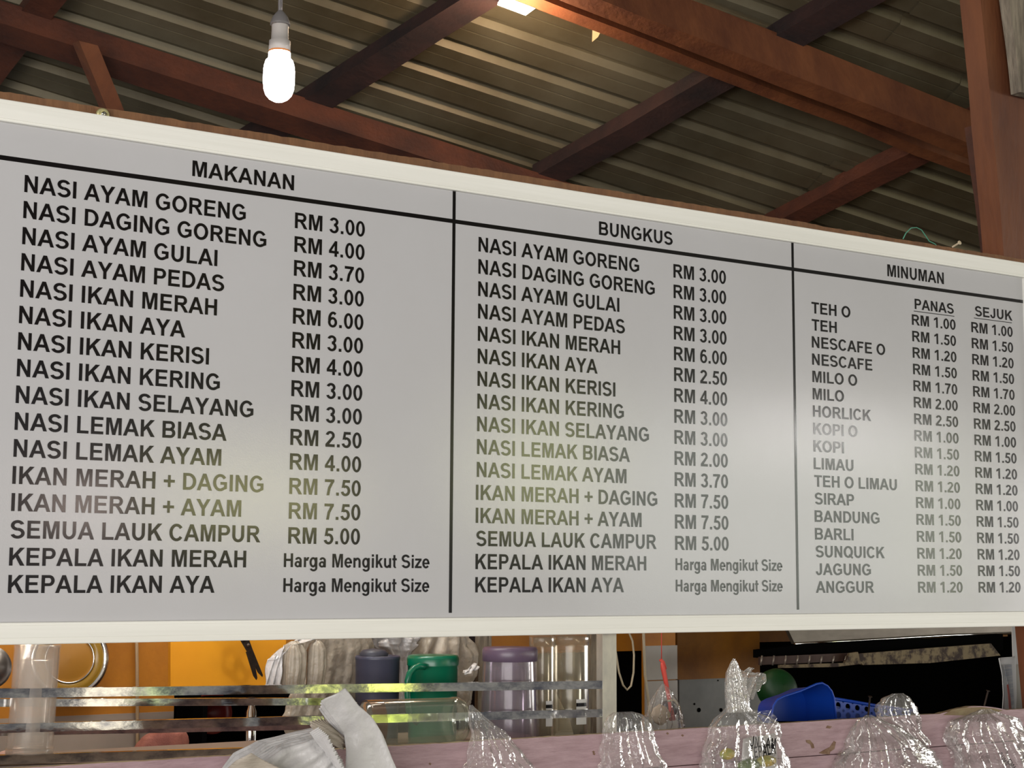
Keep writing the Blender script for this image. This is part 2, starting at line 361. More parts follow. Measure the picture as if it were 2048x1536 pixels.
def text_vf(s, O, ux, uz, em, sx):
    """letters on the plane O + ux*x + uz*z"""
    V, F = [], []; x = 0; nr = ux.cross(uz)*1.5e-5      # strokes lie a hair over one another
    for c in s:
        a, polys = G[c]
        for p in polys:
            n = len(V)
            ar = sum(p[i][0]*p[(i+1) % len(p)][1]-p[(i+1) % len(p)][0]*p[i][1] for i in range(len(p)))
            q = p if ar > 0 else p[::-1]
            V += [O+nr*(len(F) % 12)+ux*((x+a_)*em/1000*sx)+uz*(b_*em/1000) for a_, b_ in q]
            F.append(tuple(range(n, n+len(q))))
        x += a
    return V, F

# ================================================================== SETTING
BZ = 1.45                       # height of the board's lower edge
obj('floor', box(-12, -12, -.05, 14, 8, 0), concrete_m, kind='structure')

# ---- roof: plane found from the run of its sheets and battens
nC = Vector((-.1, .854, -.51)).normalized()
ROOF_D = 4.6
RN = (RT*nC.x - UP*nC.y + FW*nC.z).normalized()      # points down, to the room
def roof(px, py, off=0.):
    """point of the roof's underside seen at this direction; off = distance below the sheets"""
    d = ray(px, py); return EYE + d*((-(ROOF_D)+off)/d.dot(RN))
S1 = (roof(1700, 180)-roof(1400, 75)); S1.normalize()            # run of the ribs
S2 = RN.cross(S1).normalized()
if S2.dot(roof(900, 0)-roof(700, 120)) < 0: S2 = -S2
C0 = roof(1024, 250)
def rp(s, t, off=0): return C0+S1*s+S2*t+RN*off
ceil = struct_root('ceiling', C0)
PITCHW = .19
def sheet(t0, s0, s1, lift, nr=4):
    prof = []
    for k in range(nr):
        b = t0+k*PITCHW
        prof += [(b, 0), (b+.055, 0), (b+.059, -.0012), (b+.063, 0), (b+.112, 0), (b+.128, -.030), (b+.160, -.030), (b+.176, 0)]
    prof.append((t0+nr*PITCHW, 0)); prof.append((t0+nr*PITCHW+.03, -.002))
    V, F = [], []
    for s in (s0, s1):
        for t, h in prof: V.append(rp(s, t, h-lift))
    n = len(prof)
    F = [(i, i+1, i+1+n, i+n) for i in range(n-1)]
    return V, F
k = 0
t = -3.4
while t < 5.2:
    cut = [-7.2, -2.6+.15*(k % 3), 1.15+.2*((k*7) % 3), 7.5]
    for j in range(3):
        obj('roof_sheet', sheet(t, cut[j], cut[j+1]+.12, .004+.006*(j % 2)), zinc_m, ceil)
    t += PITCHW*4; k += 1

obj('roof_sheet', prism([(-10, -8.8, 3.15), (16, -8.8, 3.15), (16, -2.0, 3.75), (-10, -2.0, 3.75)], (0, 0, .02)), zinc_m, ceil)  # unseen roof over the viewer, added to shield the sign from sky
# ---- timbers under the roof: every one its own beam
def timber(name, label, pts, width, height, m, off0=.0, cat='roof beam', group='timbers under the zinc roof', seg=10):
    """pts: two image points of the centre line of its underside"""
    P, Q = roof(*pts[0], off0+height), roof(*pts[1], off0+height)
    width *= 1.13; height *= 1.13
    d = (Q-P).normalized(); wv = RN.cross(d).normalized()*width
    P2, Q2 = P-RN*height/2, Q-RN*height/2
    o = obj(name, beam(P2, Q2, wv, RN*height, seg=seg, wob=.008), m, loc=P2)
    return tag(o, label, cat, group)
for nm, lab, pts, wd, h, m in (
    ('roof_batten', 'dark batten climbing steeply at the roof corner beside the short brace', ((-160, 330), (190, -120)), .10, .08, redwood_m),
    ('roof_batten', 'purple-brown roof batten between the hanging bulb and the white ceiling lamp', ((400, 358), (1500, -339)), .10, .07, darkwood_m),
    ('roof_batten', 'dark roof batten crossing above the orange rafter', ((1080, 370), (2250, -298)), .10, .07, darkwood_m),
    ('roof_batten', 'dark red batten under the rafter end beside the timber post', ((1480, 500), (1990, 235)), .09, .07, redwood_m)):
    timber(nm, lab, pts, wd, h, m)
for nm, lab, pts, wd, h, m in (
    ('rafter', 'heavy dark red rafter running behind the bulb', ((-250, -15), (1500, 540)), .11, .10, redwood_m),
    ('rafter', 'thick orange-brown rafter with a knot next to the white ceiling lamp', ((500, -255), (1962, 312)), .07, .16, orangewood_m),
    ('rafter', 'thin orange strip of timber fixed along the thick rafter', ((500, -216), (1962, 350)), .05, .05, orangewood_m)):
    timber(nm, lab, pts, wd, h, m, off0=.075)
br = [roof(188, 132, .25), roof(222, 215, .30)]
tag(obj('roof_brace', beam(br[0]-(br[1]-br[0])*.5, br[1]+(br[1]-br[0])*1.2, (.085, .02, 0), (.01, -.05, .0), seg=4, wob=.003), orangewood_m),
    'short brown brace slanting down from the dark red rafter behind the sign', 'roof brace')
kn = roof(1307, 42, .22)

# ---- posts at the end of the sign
def post(name, label, pxa, pxb, y, wpx, thick, m, cat='post'):
    (xa, ya), (xb, yb) = pxa, pxb
    A = aty(xa, ya, y); B = aty(xb, yb, y); A2 = aty(xa+wpx, ya, y)
    wx = A2.x-A.x
    d = (B-A)/(A.z-B.z)
    bot = B+d*(B.z-.0)
    c = Vector((wx/2, thick/2, 0))
    o = obj(name, beam(A+c, bot+c, (wx, 0, 0), (0, thick, 0), seg=24, wob=.006), m, loc=bot)
    return tag(o, label, cat)
post('timber_post', 'tall orange-brown timber post rising behind the end of the sign', (1952.5, -120), (2008, 508), .06, 130, .09, orangewood_m)
post('timber_post', 'thinner dark red post standing just behind the tall orange-brown one', (1950, 250), (1985, 508), .20, 40, .05, redwood_m)
gp = [aty(2006, -30, .02), aty(2031, 186, .02)]
gw = aty(2075, 60, .02).x-aty(2016, 60, .02).x
tag(obj('weathered_plank', beam(gp[0]+Vector((gw/2, 0, 0)), gp[1]+Vector((gw/2, 0, 0)), (gw, 0, 0), (0, .04, 0), seg=8, wob=.006), greywood_m),
    'weathered grey plank nailed to the front of the tall post', 'plank')

# ---- sign
board = thing('menu_board', 'wide white framed menu board with black price lists under a zinc roof', 'sign', (1.78, 0, BZ))
X0, X1 = .06, 3.503
zt, zb = BZ+1.1499, BZ+.0477
obj('panel', box(X0-.01, .004, zb-.01, X1+.01, .012, zt+.01), panel_m, board)
obj('frame_bar', join(box(X0-.05, -.008, zt, X1+.05, .02, BZ+1.2, .0025), box(X0-.05, -.0095, zt+.006, X1+.05, -.0075, BZ+1.19, .0008)), alu_m, board)
obj('frame_bar', join(box(X0-.05, -.008, BZ, X1+.05, .02, zb, .0025), box(X0-.05, -.0095, BZ+.014, X1+.05, -.0075, zb-.006, .0008)), alu_m, board)
obj('frame_bar', box(X0-.05, -.0078, zb, X0, .02, zt, .0025), alu_m, board)
obj('frame_bar', box(X1, -.0078, zb, X1+.05, .02, zt, .0025), alu_m, board)
yp = .0038
hl = BZ+1.0699
obj('rule_line', box(X0, yp-.0004, hl-.0054, X1, yp+.001, hl+.0054), ink_m, board)
for dx in (1.2964, 2.477):
    obj('rule_line', box(dx-.0045, yp-.0005, BZ+.0595, dx+.0045, yp+.001, zt), ink_m, board)
UX, UZ = Vector((1, 0, 0)), Vector((0, 0, 1)); TK = 1.083
def line(s, x, z, em=.0505, sx=1.0, yy=yp-.0006, parent=board, m=ink_m):
    # x is the left edge of the first letter's ink
    lsb = .07 if s[0] not in 'ATJSG' else .0
    em *= TK; sx /= TK; cur = x+.0008-lsb*em*sx
    for wd in s.split(' '):          # one mesh per word
        obj('lettering', text_vf(wd, Vector((cur, yy, z)), UX, UZ, em, sx), m, parent)
        cur += (adv(wd)+.278)*em*sx
names = ['NASI AYAM GORENG', 'NASI DAGING GORENG', 'NASI AYAM GULAI', 'NASI AYAM PEDAS', 'NASI IKAN MERAH', 'NASI IKAN AYA', 'NASI IKAN KERISI', 'NASI IKAN KERING',
         'NASI IKAN SELAYANG', 'NASI LEMAK BIASA', 'NASI LEMAK AYAM', 'IKAN MERAH + DAGING', 'IKAN MERAH + AYAM', 'SEMUA LAUK CAMPUR', 'KEPALA IKAN MERAH', 'KEPALA IKAN AYA']
p1 = ['3.00', '4.00', '3.70', '3.00', '6.00', '3.00', '4.00', '3.00', '3.00', '2.50', '4.00', '7.50', '7.50', '5.00']
p2 = ['3.00', '3.00', '3.00', '3.00', '6.00', '2.50', '4.00', '3.00', '3.00', '2.00', '3.70', '7.50', '7.50', '5.00']
SX1 = SX2 = 1.07; SXP = 1.0; SXH = .9; SX3 = 1.0
def xat(px, py): return aty(px, py, yp).x
SX1 = (xat(491, 439)-.18)/((adv(names[0])-.12)*.0505)
SX2 = (xat(1278, 546)-1.3709)/((adv(names[0])-.12)*.0505)
SXP = (xat(728.8, 471.5)-.8423)/((adv('RM 3.00')-.11)*.0505)
SXP2 = (xat(1451.3, 567.5)-2.0212)/((adv('RM 3.00')-.11)*.0505)
SX3 = (xat(1770, 708)-2.548)/((adv('NESCAFE O')-.11)*.0445)
SX4 = (xat(2040.9, 1185)-3.2477)/((adv('RM 1.20')-.11)*.0435)
SXH1 = (xat(856, 1185)-.83)/((adv('Harga Mengikut Size')-.1)*.0426)
print('text scales', SX1, SX2, SXP, SXP2, SX3, SX4, SXH1)
for i, s in enumerate(names):
    z = BZ+.9987-.0592*i
    line(s, .18-(.0015*(i == 13)), z, sx=SX1); line(s, 1.3709-(.002*(i > 10)), z, sx=SX2)
    if i < 14:
        line('RM '+p1[i], .8423, z-.0015, sx=SXP); line('RM '+p2[i], 2.0212, z-.0015, sx=SXP2)
    else:
        line('Harga Mengikut Size', .832, z+.0015, em=.0426, sx=SXH1); line('Harga Mengikut Size', 2.0222, z+.0015, em=.0426, sx=SXH1*.985)
drinks = ['TEH O', 'TEH', 'NESCAFE O', 'NESCAFE', 'MILO O', 'MILO', 'HORLICK', 'KOPI O', 'KOPI', 'LIMAU', 'TEH O LIMAU', 'SIRAP', 'BANDUNG', 'BARLI', 'SUNQUICK', 'JAGUNG', 'ANGGUR']
pd = ['1.00', '1.50', '1.20', '1.50', '1.70', '2.00', '2.50', '1.00', '1.50', '1.20', '1.20', '1.00', '1.50', '1.50', '1.20', '1.50', '1.20']
ztop = BZ+.9456; zbot = BZ+.9434-.0522*16
for i, s in enumerate(drinks):
    line(s, 2.548, BZ+.9434-.0522*i, em=.0445, sx=SX3)
    z = ztop+(zbot-ztop)*i/16
    line('RM '+pd[i], 2.9757, z, em=.0435, sx=SX4); line('RM '+pd[i], 3.2477, z, em=.0435, sx=SX4)
for s, a, b in (('MAKANAN', (383.5, 352.8), (587.8, 381.8)), ('BUNGKUS', (1197.3, 470.7), (1344, 490.6)), ('MINUMAN', (1774.4, 553.3), (1887.8, 568.8))):
    A = aty(*a, yp); B = aty(*b, yp); em = .049
    line(s, A.x, (A.z+B.z)/2+.001, em=em, sx=(B.x-A.x)/((adv(s)-.13)*em))
for s, a, b in (('PANAS', (1829, 616.7), (1907, 629)), ('SEJUK', (1949, 631.7), (2022, 641))):
    A = aty(*a, yp); B = aty(*b, yp); em = .0425
    z = (A.z+B.z)/2
    line(s, A.x, z, em=em, sx=(B.x-A.x)/((adv(s)-.11)*em))
    obj('underline', box(A.x-.003, yp-.0008, z-.0085, B.x+.003, yp+.001, z-.0063), ink_m, board)

# ---- backing plank behind the sign, with a ragged sawn edge
def ragged(x0, x1, z0, ztop_fn, y0, y1, n=260):
    V, F = [], []
    for i in range(n+1):
        x = x0+(x1-x0)*i/n; zz = ztop_fn(x)
        V += [Vector((x, y0, z0)), Vector((x, y0, zz)), Vector((x, y1, zz)), Vector((x, y1, z0))]
    for i in range(n):
        a = i*4
        for k in range(4): F.append((a+k, a+(k+1) % 4, a+4+(k+1) % 4, a+4+k))
    F += [(0, 1, 2, 3), (n*4+3, n*4+2, n*4+1, n*4)]
    return V, F
rng = random.Random(3)
jag = [rng.uniform(-1, 1)*.0016 for _ in range(400)]
def ztopfn(x):
    k = (x/3.7*250) % 399; i = int(k)
    base = BZ+1.2245+.002*math.sin(x*1.3)-(.003 if x > 2.6 else 0)
    return base+jag[i]*(1-(k-i))+jag[i+1]*(k-i)
bk = tag(obj('backing_plank', ragged(-.1, 3.66, BZ+1.12, ztopfn, .021, .05), ply_m), 'raw brown plywood strip with a ragged sawn top edge behind the sign', 'plank')
# cup washer and screw at the top of the sign
wc = aty(209, 227, -.002)
wsh = thing('screw_washer', 'round brass washer with a steel screw at the top edge of the sign', 'screw', wc)
brass_m = mat('pale_brass', (.66, .60, .30), .35, .6)
obj('washer', lathe(wc+Vector((0, .018, 0)), (0, -1, 0), [(0, 0), (.0155, 0), (.0155, .008), (.012, .0125), (.006, .009), (0, .009)], 24), brass_m, wsh, True)
obj('screw_head', join(lathe(wc+Vector((0, .009, 0)), (0, -1, 0), [(.0062, 0), (.0058, .006), (.003, .0085), (0, .009)], 16), box(wc.x-.005, wc.y-.003, wc.z-.0008, wc.x+.005, wc.y+.0, wc.z+.0008)), chrome_m, wsh)
# green wire poking up
gw_ = [aty(x, y, .03) for x, y in ((1806, 478), (1812, 466), (1822, 456), (1833, 455), (1843, 460), (1850, 470), (1858, 482), (1870, 488), (1880, 500))]
tag(obj('wire', tube(gw_, .0018, 6), mat('green_wire', (.08, .30, .2), .4), smooth=True), 'thin green wire looping above the sign beside the post', 'wire')
sc_ = aty(1905, 494, .02)
tag(obj('nail', lathe(sc_, (0, -1, .3), [(0, .0), (.003, 0), (.003, .03), (.007, .03), (.007, .033), (0, .034)], 12), mat('pale_nail', (.6, .5, .35), .5)), 'pale nail head in the plywood strip beside the green wire', 'nail')

# ================================================================== LAMPS
bd = 4.35
def lampz(px, py): return dep(px, py, bd)
top = lampz(556, -40); bc = lampz(558, 152)
lamp = thing('pendant_bulb', 'lit white bulb hanging by its cable in a rubber socket above the sign', 'lamp', lampz(558, 206))
S = bd/FPX
def zl(py): return (lampz(558, py)).z
cx = bc
cb = Vector((bc.x, bc.y, 0))
obj('cable', join(tube([Vector((bc.x-.003, bc.y, zl(28))), Vector((bc.x-.003, bc.y, zl(-60))), Vector((bc.x-.01, bc.y, zl(-260)))], .0042, 8), tube([Vector((bc.x+.004, bc.y, zl(30))), Vector((bc.x+.003, bc.y, zl(-60))), Vector((bc.x-.0, bc.y, zl(-260)))], .0018, 6)), rubber_m, lamp, True)
obj('socket_cap', lathe(cb, (0, 0, 1), [(.006, zl(16)), (.011, zl(20)), (.021, zl(30)), (.0265, zl(42)), (.027, zl(46)), (.023, zl(47))], 28), rubber_m, lamp, True)
obj('socket', lathe(cb, (0, 0, 1), [(.0225, zl(43)), (.0225, zl(60)), (.0235, zl(78)), (.0285, zl(80)), (.0290, zl(100)), (.024, zl(101))], 28), porcelain_m, lamp, True)
obj('bulb_collar', lathe(cb, (0, 0, 1), [(.021, zl(88)), (.0275, zl(97)), (.0295, zl(103)), (.027, zl(106))], 28), orangecap_m, lamp, True)
prof = [(.026, zl(100)), (.029, zl(104)), (.0295, zl(111)), (.030, zl(116)), (.0365, zl(121)), (.040, zl(130)), (.0418, zl(140)), (.042, zl(165)), (.040, zl(180)), (.035, zl(191)), (.026, zl(199)), (.014, zl(204)), (.0001, zl(206))]
obj('bulb_glass', lathe(cb, (0, 0, 1), prof, 32), bulb_m, lamp, True)
point('bulb_light', (bc.x, bc.y, zl(150)-.13), 26, (.86, .92, 1), .05)

def lr(px, py): return roof(px, py, .12)
q = [lr(1004, -14), lr(1073, 15), lr(1051, 31), lr(995, 10)]
q = [lr(1010, -7), lr(1073, 15), lr(1051, 31), lr(995, 10)]
cl = thing('ceiling_lamp', 'small rectangular white lamp glowing under the roof beside the thick rafter', 'lamp', (q[0]+q[2])/2-RN*.03)
ctr = (q[0]+q[1]+q[2]+q[3])/4
obj('diffuser', prism([p for p in q], -RN*.012), lamp_m, cl)
obj('housing', prism([ctr+(p-ctr)*.97-RN*.013 for p in q], -RN*.05), paper_m, cl)
point('ceiling_lamp_light', ctr+RN*.09-(ctr-EYE).normalized()*.10, 20, (1, .74, .5), .04)
chp = [lr(1185, 59), lr(1201, 64), lr(1196, 74), lr(1184, 84)]
tag(obj('wood_splinter', prism(chp, -RN*.006), mat('lit_splinter_wood', (.8, .55, .3), .6)), 'pale pointed splinter sticking out under the thick rafter', 'splinter')  # lamp light on this wood is put into its pale colour

# ================================================================== PINK STALL FRONT
def zpx(px, py, y): return aty(px, py, y).z
YF = -.03
zT = (zpx(1548, 1449, YF)+zpx(932, 1482, YF)+zpx(785, 1492, YF))/3
zJ = (zpx(1560, 1517, YF)+zpx(2040, 1481, YF))/2
print('pink top', zpx(1548, 1449, YF), zpx(932, 1482, YF), zpx(785, 1492, YF), zpx(1930, 1426, YF), 'joint', zpx(1560, 1517, YF), zpx(2040, 1481, YF))
hp = zT-zJ
front = struct_root('wall_front', (1.5, YF, 0))
def knots(x): return .0015*noise.noise(Vector((x*9, 0, 3.)))+.001*noise.noise(Vector((x*40, 0, 3.)))
xbL, xbR = aty(1880, 1430, YF).x, aty(2012, 1418, YF).x
def tfn(x):
    z = zT+knots(x)
    if xbL < x < xbR:
        u = (x-xbL)/(xbR-xbL); z += .017*min(1, min(u*2.2, (1-u)*2.6))**.8
    return z
tp = obj('plank', ragged(-1.6, 5.0, zJ+.0015, tfn, YF, YF+.022, 700), pink_m, front)
tp.data.materials.append(bare_m)
for p_ in tp.data.polygons:
    if abs(p_.normal.z) > .5 and p_.center.z > zT-.01-ORG[tp].z: p_.material_index = 1
for k in range(1, 12):
    z1 = zJ-.0015-(k-1)*hp*1.02; z0 = z1-hp*1.02+.003
    dy = .002*((k*5) % 3)
    obj('plank', box(-1.6, YF+dy, max(z0, 0.0), 5.0, YF+.022+dy, z1, .0015), pink_m, front)
# unpainted top edges and chips (worn areas)
def chip(pts, y=YF-.0012, t=.0015, m=chip_m):
    return obj('paint_chip', prism([aty(x, yy, y) for x, yy in pts], (0, t, 0)), m, front)
obj('bare_edge', prism([aty(x, yy, YF-.001) for x, yy in ((1886, 1430), (1905, 1419), (1930, 1415), (1964, 1414), (1990, 1417), (2006, 1421), (1985, 1427), (1930, 1431))], (0, .002, 0)), bare_m, front)
chip([(1612, 1480), (1620, 1480), (1627, 1488), (1629, 1496), (1624, 1497), (1621, 1489), (1613, 1485)])
chip([(1638, 1506), (1650, 1499), (1660, 1494), (1668, 1482), (1672, 1484), (1669, 1498), (1660, 1504), (1660, 1509), (1645, 1508)])
chip([(1655, 1451), (1664, 1453), (1660, 1457), (1652, 1456)])
for x, y in ((1188, 1508), (1365, 1471), (1187, 1504), (1048, 1512), (1335, 1467), (860, 1528), (932, 1530)):
    chip([(x-2.5, y), (x, y-2.5), (x+3, y-.5), (x+1, y+2.5)])
# shelf behind the front
obj('counter_shelf', box(-1.4, YF+.024, zT-.06, aty(1240, 1460, 0).x, .68, zT-.045), mat('counter_board', (.2, .15, .12), .7)); sh1 = bpy.data.objects['counter_shelf']
tag(sh1, 'brown counter board behind the pink planks under the steel rack', 'shelf')
zS = zT-.045

# ================================================================== STEEL RACK
P0 = aty(1222, 1400, .075)
ra = -12.5*D2R
rd = Vector((math.cos(ra), math.sin(ra), 0)); rn = Vector((-math.sin(ra), math.cos(ra), 0)).normalized()
def onr(px, py, off=0.): return atpl(px, py, P0+rn*off, rn)
rack = thing('steel_rack', 'square tube steel rack with long horizontal bars on the counter', 'rack', (P0.x, P0.y, zS))
pw = (onr(1234, 1400)-onr(1206, 1400)).length
zt_ = onr(1220, 1240).z
obj('post', beam((P0.x, P0.y+pw/2, zS), (P0.x, P0.y+pw/2, zt_+.35), rd*pw, rn*pw), post_m, rack)
L_ = onr(-200, 1400)
Bl = (L_-P0).dot(rd)
def bar(yl, yr, hpx, off, xr=1207, xl=0, m=steel_m, hh=None):
    A = onr(xl, yl, off); B = onr(xr, yr, off)
    d = (A-B); A2 = A+d*.35 if xl == 0 else A
    h = hh or hpx/FPX*4.1
    return obj('bar', beam(B+rn*h/2, A2+rn*h/2, Vector((0, 0, h)), rn*h, seg=1), m, rack)
bar(1387, 1369.5, 17.5, 0); bar(1457, 1426, 17, 0); bar(1520, 1483, 17, .0, xr=1207)
bar(1406, 1403, 15, .17, xr=700); bar(1466, 1452, 12, .17, xr=700)
Pl = P0+rd*(Bl-.3); obj('post', beam((Pl.x, Pl.y+pw/2, zS), (Pl.x, Pl.y+pw/2, zt_+.35), rd*pw, rn*pw), post_m, rack)
Pb = onr(705, 1400, .17); obj('post', beam((Pb.x, Pb.y, zS), (Pb.x, Pb.y, onr(705, 1404, .17).z), rd*.02, rn*.02), post_m, rack)

# ================================================================== BACK ROOM
YW = 1.5
wall = struct_root('wall_back', (2, YW, 0))
def wx(px, py=1350, y=YW): return aty(px, py, y).x
def wz(px, py, y=YW): return aty(px, py, y).z
WT = 2.55
zb1 = wz(220, 1428); zb2 = wz(1400, 1358)
xdoor0, xdoor1 = wx(1150), wx(1292); xk = wx(1520)
print('wall', zb1, zb2, xdoor0, xdoor1, xk)
xl = wx(412)
obj('upper_wall', box(-2.5, YW, zb1, wx(420), YW+.1, WT), orange_m, wall)
obj('lower_wall', box(-2.5, YW-.004, 0, xl, YW+.1, zb1), beige_m, wall)
obj('upper_wall', box(wx(420), YW, wz(1260, 1302), xdoor1, YW+.1, WT), orange_m, wall)
obj('upper_wall', box(wx(1355), YW, zb2, xk, YW+.1, WT), darkorange_m, wall)
obj('upper_wall', box(xk, YW+.3, wz(1600, 1290), wx(2120), YW+.4, WT), darkorange_m, wall)
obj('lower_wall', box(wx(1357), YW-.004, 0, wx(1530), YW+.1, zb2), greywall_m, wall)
# tiled pillar
pil = struct_root('pillar', (wx(1325), YW-.1, 0)); 
ptop = wz(1325, 1291, YW-.1)
xa, xb = wx(1290, 1350, YW-.1), wx(1354, 1350, YW-.1)
obj('pillar_core', box(xa+.003, YW-.095, 0, xb-.003, YW-.075, WT), orange_m, pil)
th = wz(1330, 1291, YW-.1)-wz(1330, 1359.5, YW-.1)
for k in range(10):
    z1 = ptop-k*(th+.003)
    if z1-th < 0: break
    obj('tile', box(xa, YW-.104, z1-th, xb, YW-.095, z1, .0015), tilewhite_m, pil)
for x, y, r in ((1398, 1420, 4.5), (1442, 1420, 4), (1389, 1408, 2), (1436, 1361, 1.5)):
    c = aty(x, y, YW-.005); obj('hole', lathe(c, (0, -1, 0), [(0, .001), (r/FPX*6.2, .001), (r/FPX*6.2, -.003)], 16), black_m, wall)
# rooms beyond: their lack of light is put into a black far wall
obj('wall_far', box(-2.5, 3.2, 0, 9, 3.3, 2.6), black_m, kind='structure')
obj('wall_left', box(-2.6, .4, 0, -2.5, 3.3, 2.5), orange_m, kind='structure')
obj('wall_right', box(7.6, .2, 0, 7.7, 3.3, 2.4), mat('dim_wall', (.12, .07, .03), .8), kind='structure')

def part_thing(name, label, cat, vf, m, smooth=False, group=None): return tag(obj(name, vf, m, smooth=smooth), label, cat, group)

# bright orange board
y = 1.25
a = [aty(341, 1255, y), aty(572, 1240, y), aty(572, 1374, y), aty(341, 1386, y)]
part_thing('orange_board', 'flat bright orange board hanging behind the scissors', 'board', prism(a, (0, .02, 0)), yellow_m)
# pipe on the wall
c = [aty(272, 1200, YW-.03), aty(274, 1330, YW-.03), aty(275, 1480, YW-.03), aty(276, 1560, YW-.03)]
part_thing('wall_pipe', 'thin brown pipe running down the dark orange wall', 'pipe', tube(c, .0055, 10), mat('brownish_pipe', (.36, .24, .13), .5), True)
# pot lid hung on the wall
c = aty(139, 1318, YW-.06); S_ = (c-EYE).dot(FW)/FPX
lid = thing('pot_lid', 'round steel-rimmed lid hanging on the orange wall beside the clear tube', 'pot lid', c)
ax = Vector((-.25, -1, .05))
obj('rim', lathe(c, ax, [(74*S_, 0), (77*S_, .006), (74*S_, .012), (67*S_, .012), (64*S_, .004), (66*S_, 0)], 56), chrome_m, lid, True)
obj('dome', lathe(c, ax, [(67*S_, .006), (62*S_, .012), (50*S_, .012), (46*S_, .004)], 56), mat('amber_glass', (.30, .17, .02), .2), lid, True)
obj('inner_rim', lathe(c, ax, [(48*S_, .006), (49*S_, .014), (46*S_, .016), (45*S_, .006)], 56), chrome_m, lid, True)
obj('centre', lathe(c, ax, [(46*S_, .008), (30*S_, .016), (0.001, .02)], 56), mat('amber_plate', (.34, .15, .012), .5), lid, True)
# dark pan at the far left
c = aty(-18, 1335, .9); 
pan = thing('hanging_pan', 'dark steel pan partly seen at the edge behind the clear tube', 'pan', c)
obj('bowl', lathe(c, (0.1, -1, .1), [(.055, 0), (.056, .004), (.05, .002), (.03, .03), (0.001, .035)], 32), mat('grey_pan', (.3, .28, .27), .3, .9), pan, True)
obj('handle', beam(c+Vector((0, 0, .05)), c+Vector((.01, 0, .17)), (.02, 0, 0), (0, .008, 0)), iron_m, pan)

# clear upright tube
c = aty(66, 1400, .455); r = (aty(118, 1400, .455)-aty(14, 1400, .455)).length*.43
zt0, zb0 = aty(66, 1290, .455).z, max(zS, aty(60, 1506, .455).z)
ct = thing('cup_tube', 'tall upright clear plastic tube standing behind the steel bars', 'container', (c.x, c.y, zb0))
lean = Vector((.010, 0, 0))
def leanlathe(cx, cy, prof, n=40, tilt=.04):
    V, F = lathe(Vector((cx, cy, 0)), (0, 0, 1), prof, n); 
    return [v+Vector((tilt*(v.z-zb0), 0, 0)) for v in V], F
obj('tube_wall', leanlathe(c.x-.004, c.y, [(r, zb0), (r, zt0-.01), (r*1.02, zt0-.006), (r*1.02, zt0), (r*.96, zt0), (r*.96, zb0+.004)]), tubeplastic_m, ct, True)
obj('tube_base', leanlathe(c.x-.004, c.y, [(.001, zb0), (r*1.03, zb0), (r*1.05, zb0+.012), (r, zb0+.014), (r*.9, zb0+.006)]), tubeplastic_m, ct, True)
ir = r*.8
obj('cup_stack', leanlathe(c.x-.006, c.y, [(ir, zb0+.02), (ir*.94, zt0-.04), (ir*.9, zt0-.035), (0.001, zt0-.035)]), clearmat('milky_cups', haze=.32, hazecol=(.55, .5, .46), gloss=.1, rough=.2), ct, True)

# scissors hanging in front of the orange board
y = 1.16
def sp(x, yy, dy=0): return aty(x, yy, y+dy)
scs = thing('scissors', 'dark scissors hanging points down in front of the orange board', 'scissors', sp(519, 1358))
obj('blade', prism([sp(480, 1279), sp(497, 1276), sp(505, 1298), sp(526, 1350), sp(525, 1354), sp(516, 1345), sp(497, 1308)], (0, .003, 0)), iron_m, scs)
obj('blade', prism([sp(492, 1304, -.004), sp(502, 1300, -.004), sp(509, 1325, -.004), sp(515, 1356, -.004), sp(513, 1360, -.004), sp(507, 1352, -.004)], (0, .003, 0)), iron_m, scs)
for cxh, cyh in ((468, 1235), (500, 1232)):
    loop = [sp(cxh+13*math.cos(t*math.pi/8), cyh+22*math.sin(t*math.pi/8)) for t in range(17)]
    obj('finger_ring', join(tube(loop, .006, 8), tube([sp(cxh+3, cyh+20), sp(489, 1280)], .007, 8)), iron_m, scs, True)
obj('pivot', lathe(sp(496, 1290, -.004), (0, -1, 0), [(.005, 0), (.005, .003), (0.0001, .004)], 12), chrome_m, scs)

# ---- film bags made as folded closed skins
def bagskin(rows, y0, ratio=.35, nth=72, nz=44, fold=.07, k1=9, seed=1, crum=.25, cy=None, ext=None):
    """rows: (py, pxL, pxR) outline at plane y0; returns a folded hanging skin"""
    V, F = [], []
    rows = sorted(rows)
    rr = random.Random(seed); ph = [rr.uniform(0, 6.28) for _ in range(6)]
    for i in range(nz+1):
        t = rows[0][0]+(rows[-1][0]-rows[0][0])*i/nz
        for a, b in zip(rows, rows[1:]):
            if a[0] <= t <= b[0] or b is rows[-1]:
                u = min(1, max(0, (t-a[0])/max(1e-6, b[0]-a[0])));  u = u*u*(3-2*u)*.5+u*.5
                xl_, xr_ = a[1]+(b[1]-a[1])*u, a[2]+(b[2]-a[2])*u
                if a[0] <= t <= b[0]: break
        Pl, Pr = aty(xl_, t, y0), aty(xr_, t, y0)
        c = (Pl+Pr)/2; hw = (Pr.x-Pl.x)/2
        for j in range(nth):
            th = 2*math.pi*j/nth
            f = fold*(abs(math.sin(k1*th*.5+ph[0]+i*.05))*1.2-.6)+fold*.6*math.sin((k1*2+1)*th*.5*2+ph[1]-i*.03)
            cr = noise.noise(Vector((math.cos(th)*1.6+seed*7, math.sin(th)*1.6, i*.16)))*crum
            cr += abs(noise.noise(Vector((math.cos(th)*4+seed*3, math.sin(th)*4, i*.3))))*crum*.7
            m_ = 1+f+cr*.5-.03
            V.append(Vector((c.x+hw*math.cos(th)*min(m_, 1.12), y0+hw*ratio*math.sin(th)*(m_+f*2.5), c.z)))
    for i in range(nz):
        for j in range(nth):
            a = i*nth+j; b = i*nth+(j+1) % nth; F.append((a, b, b+nth, a+nth))
    return V, F

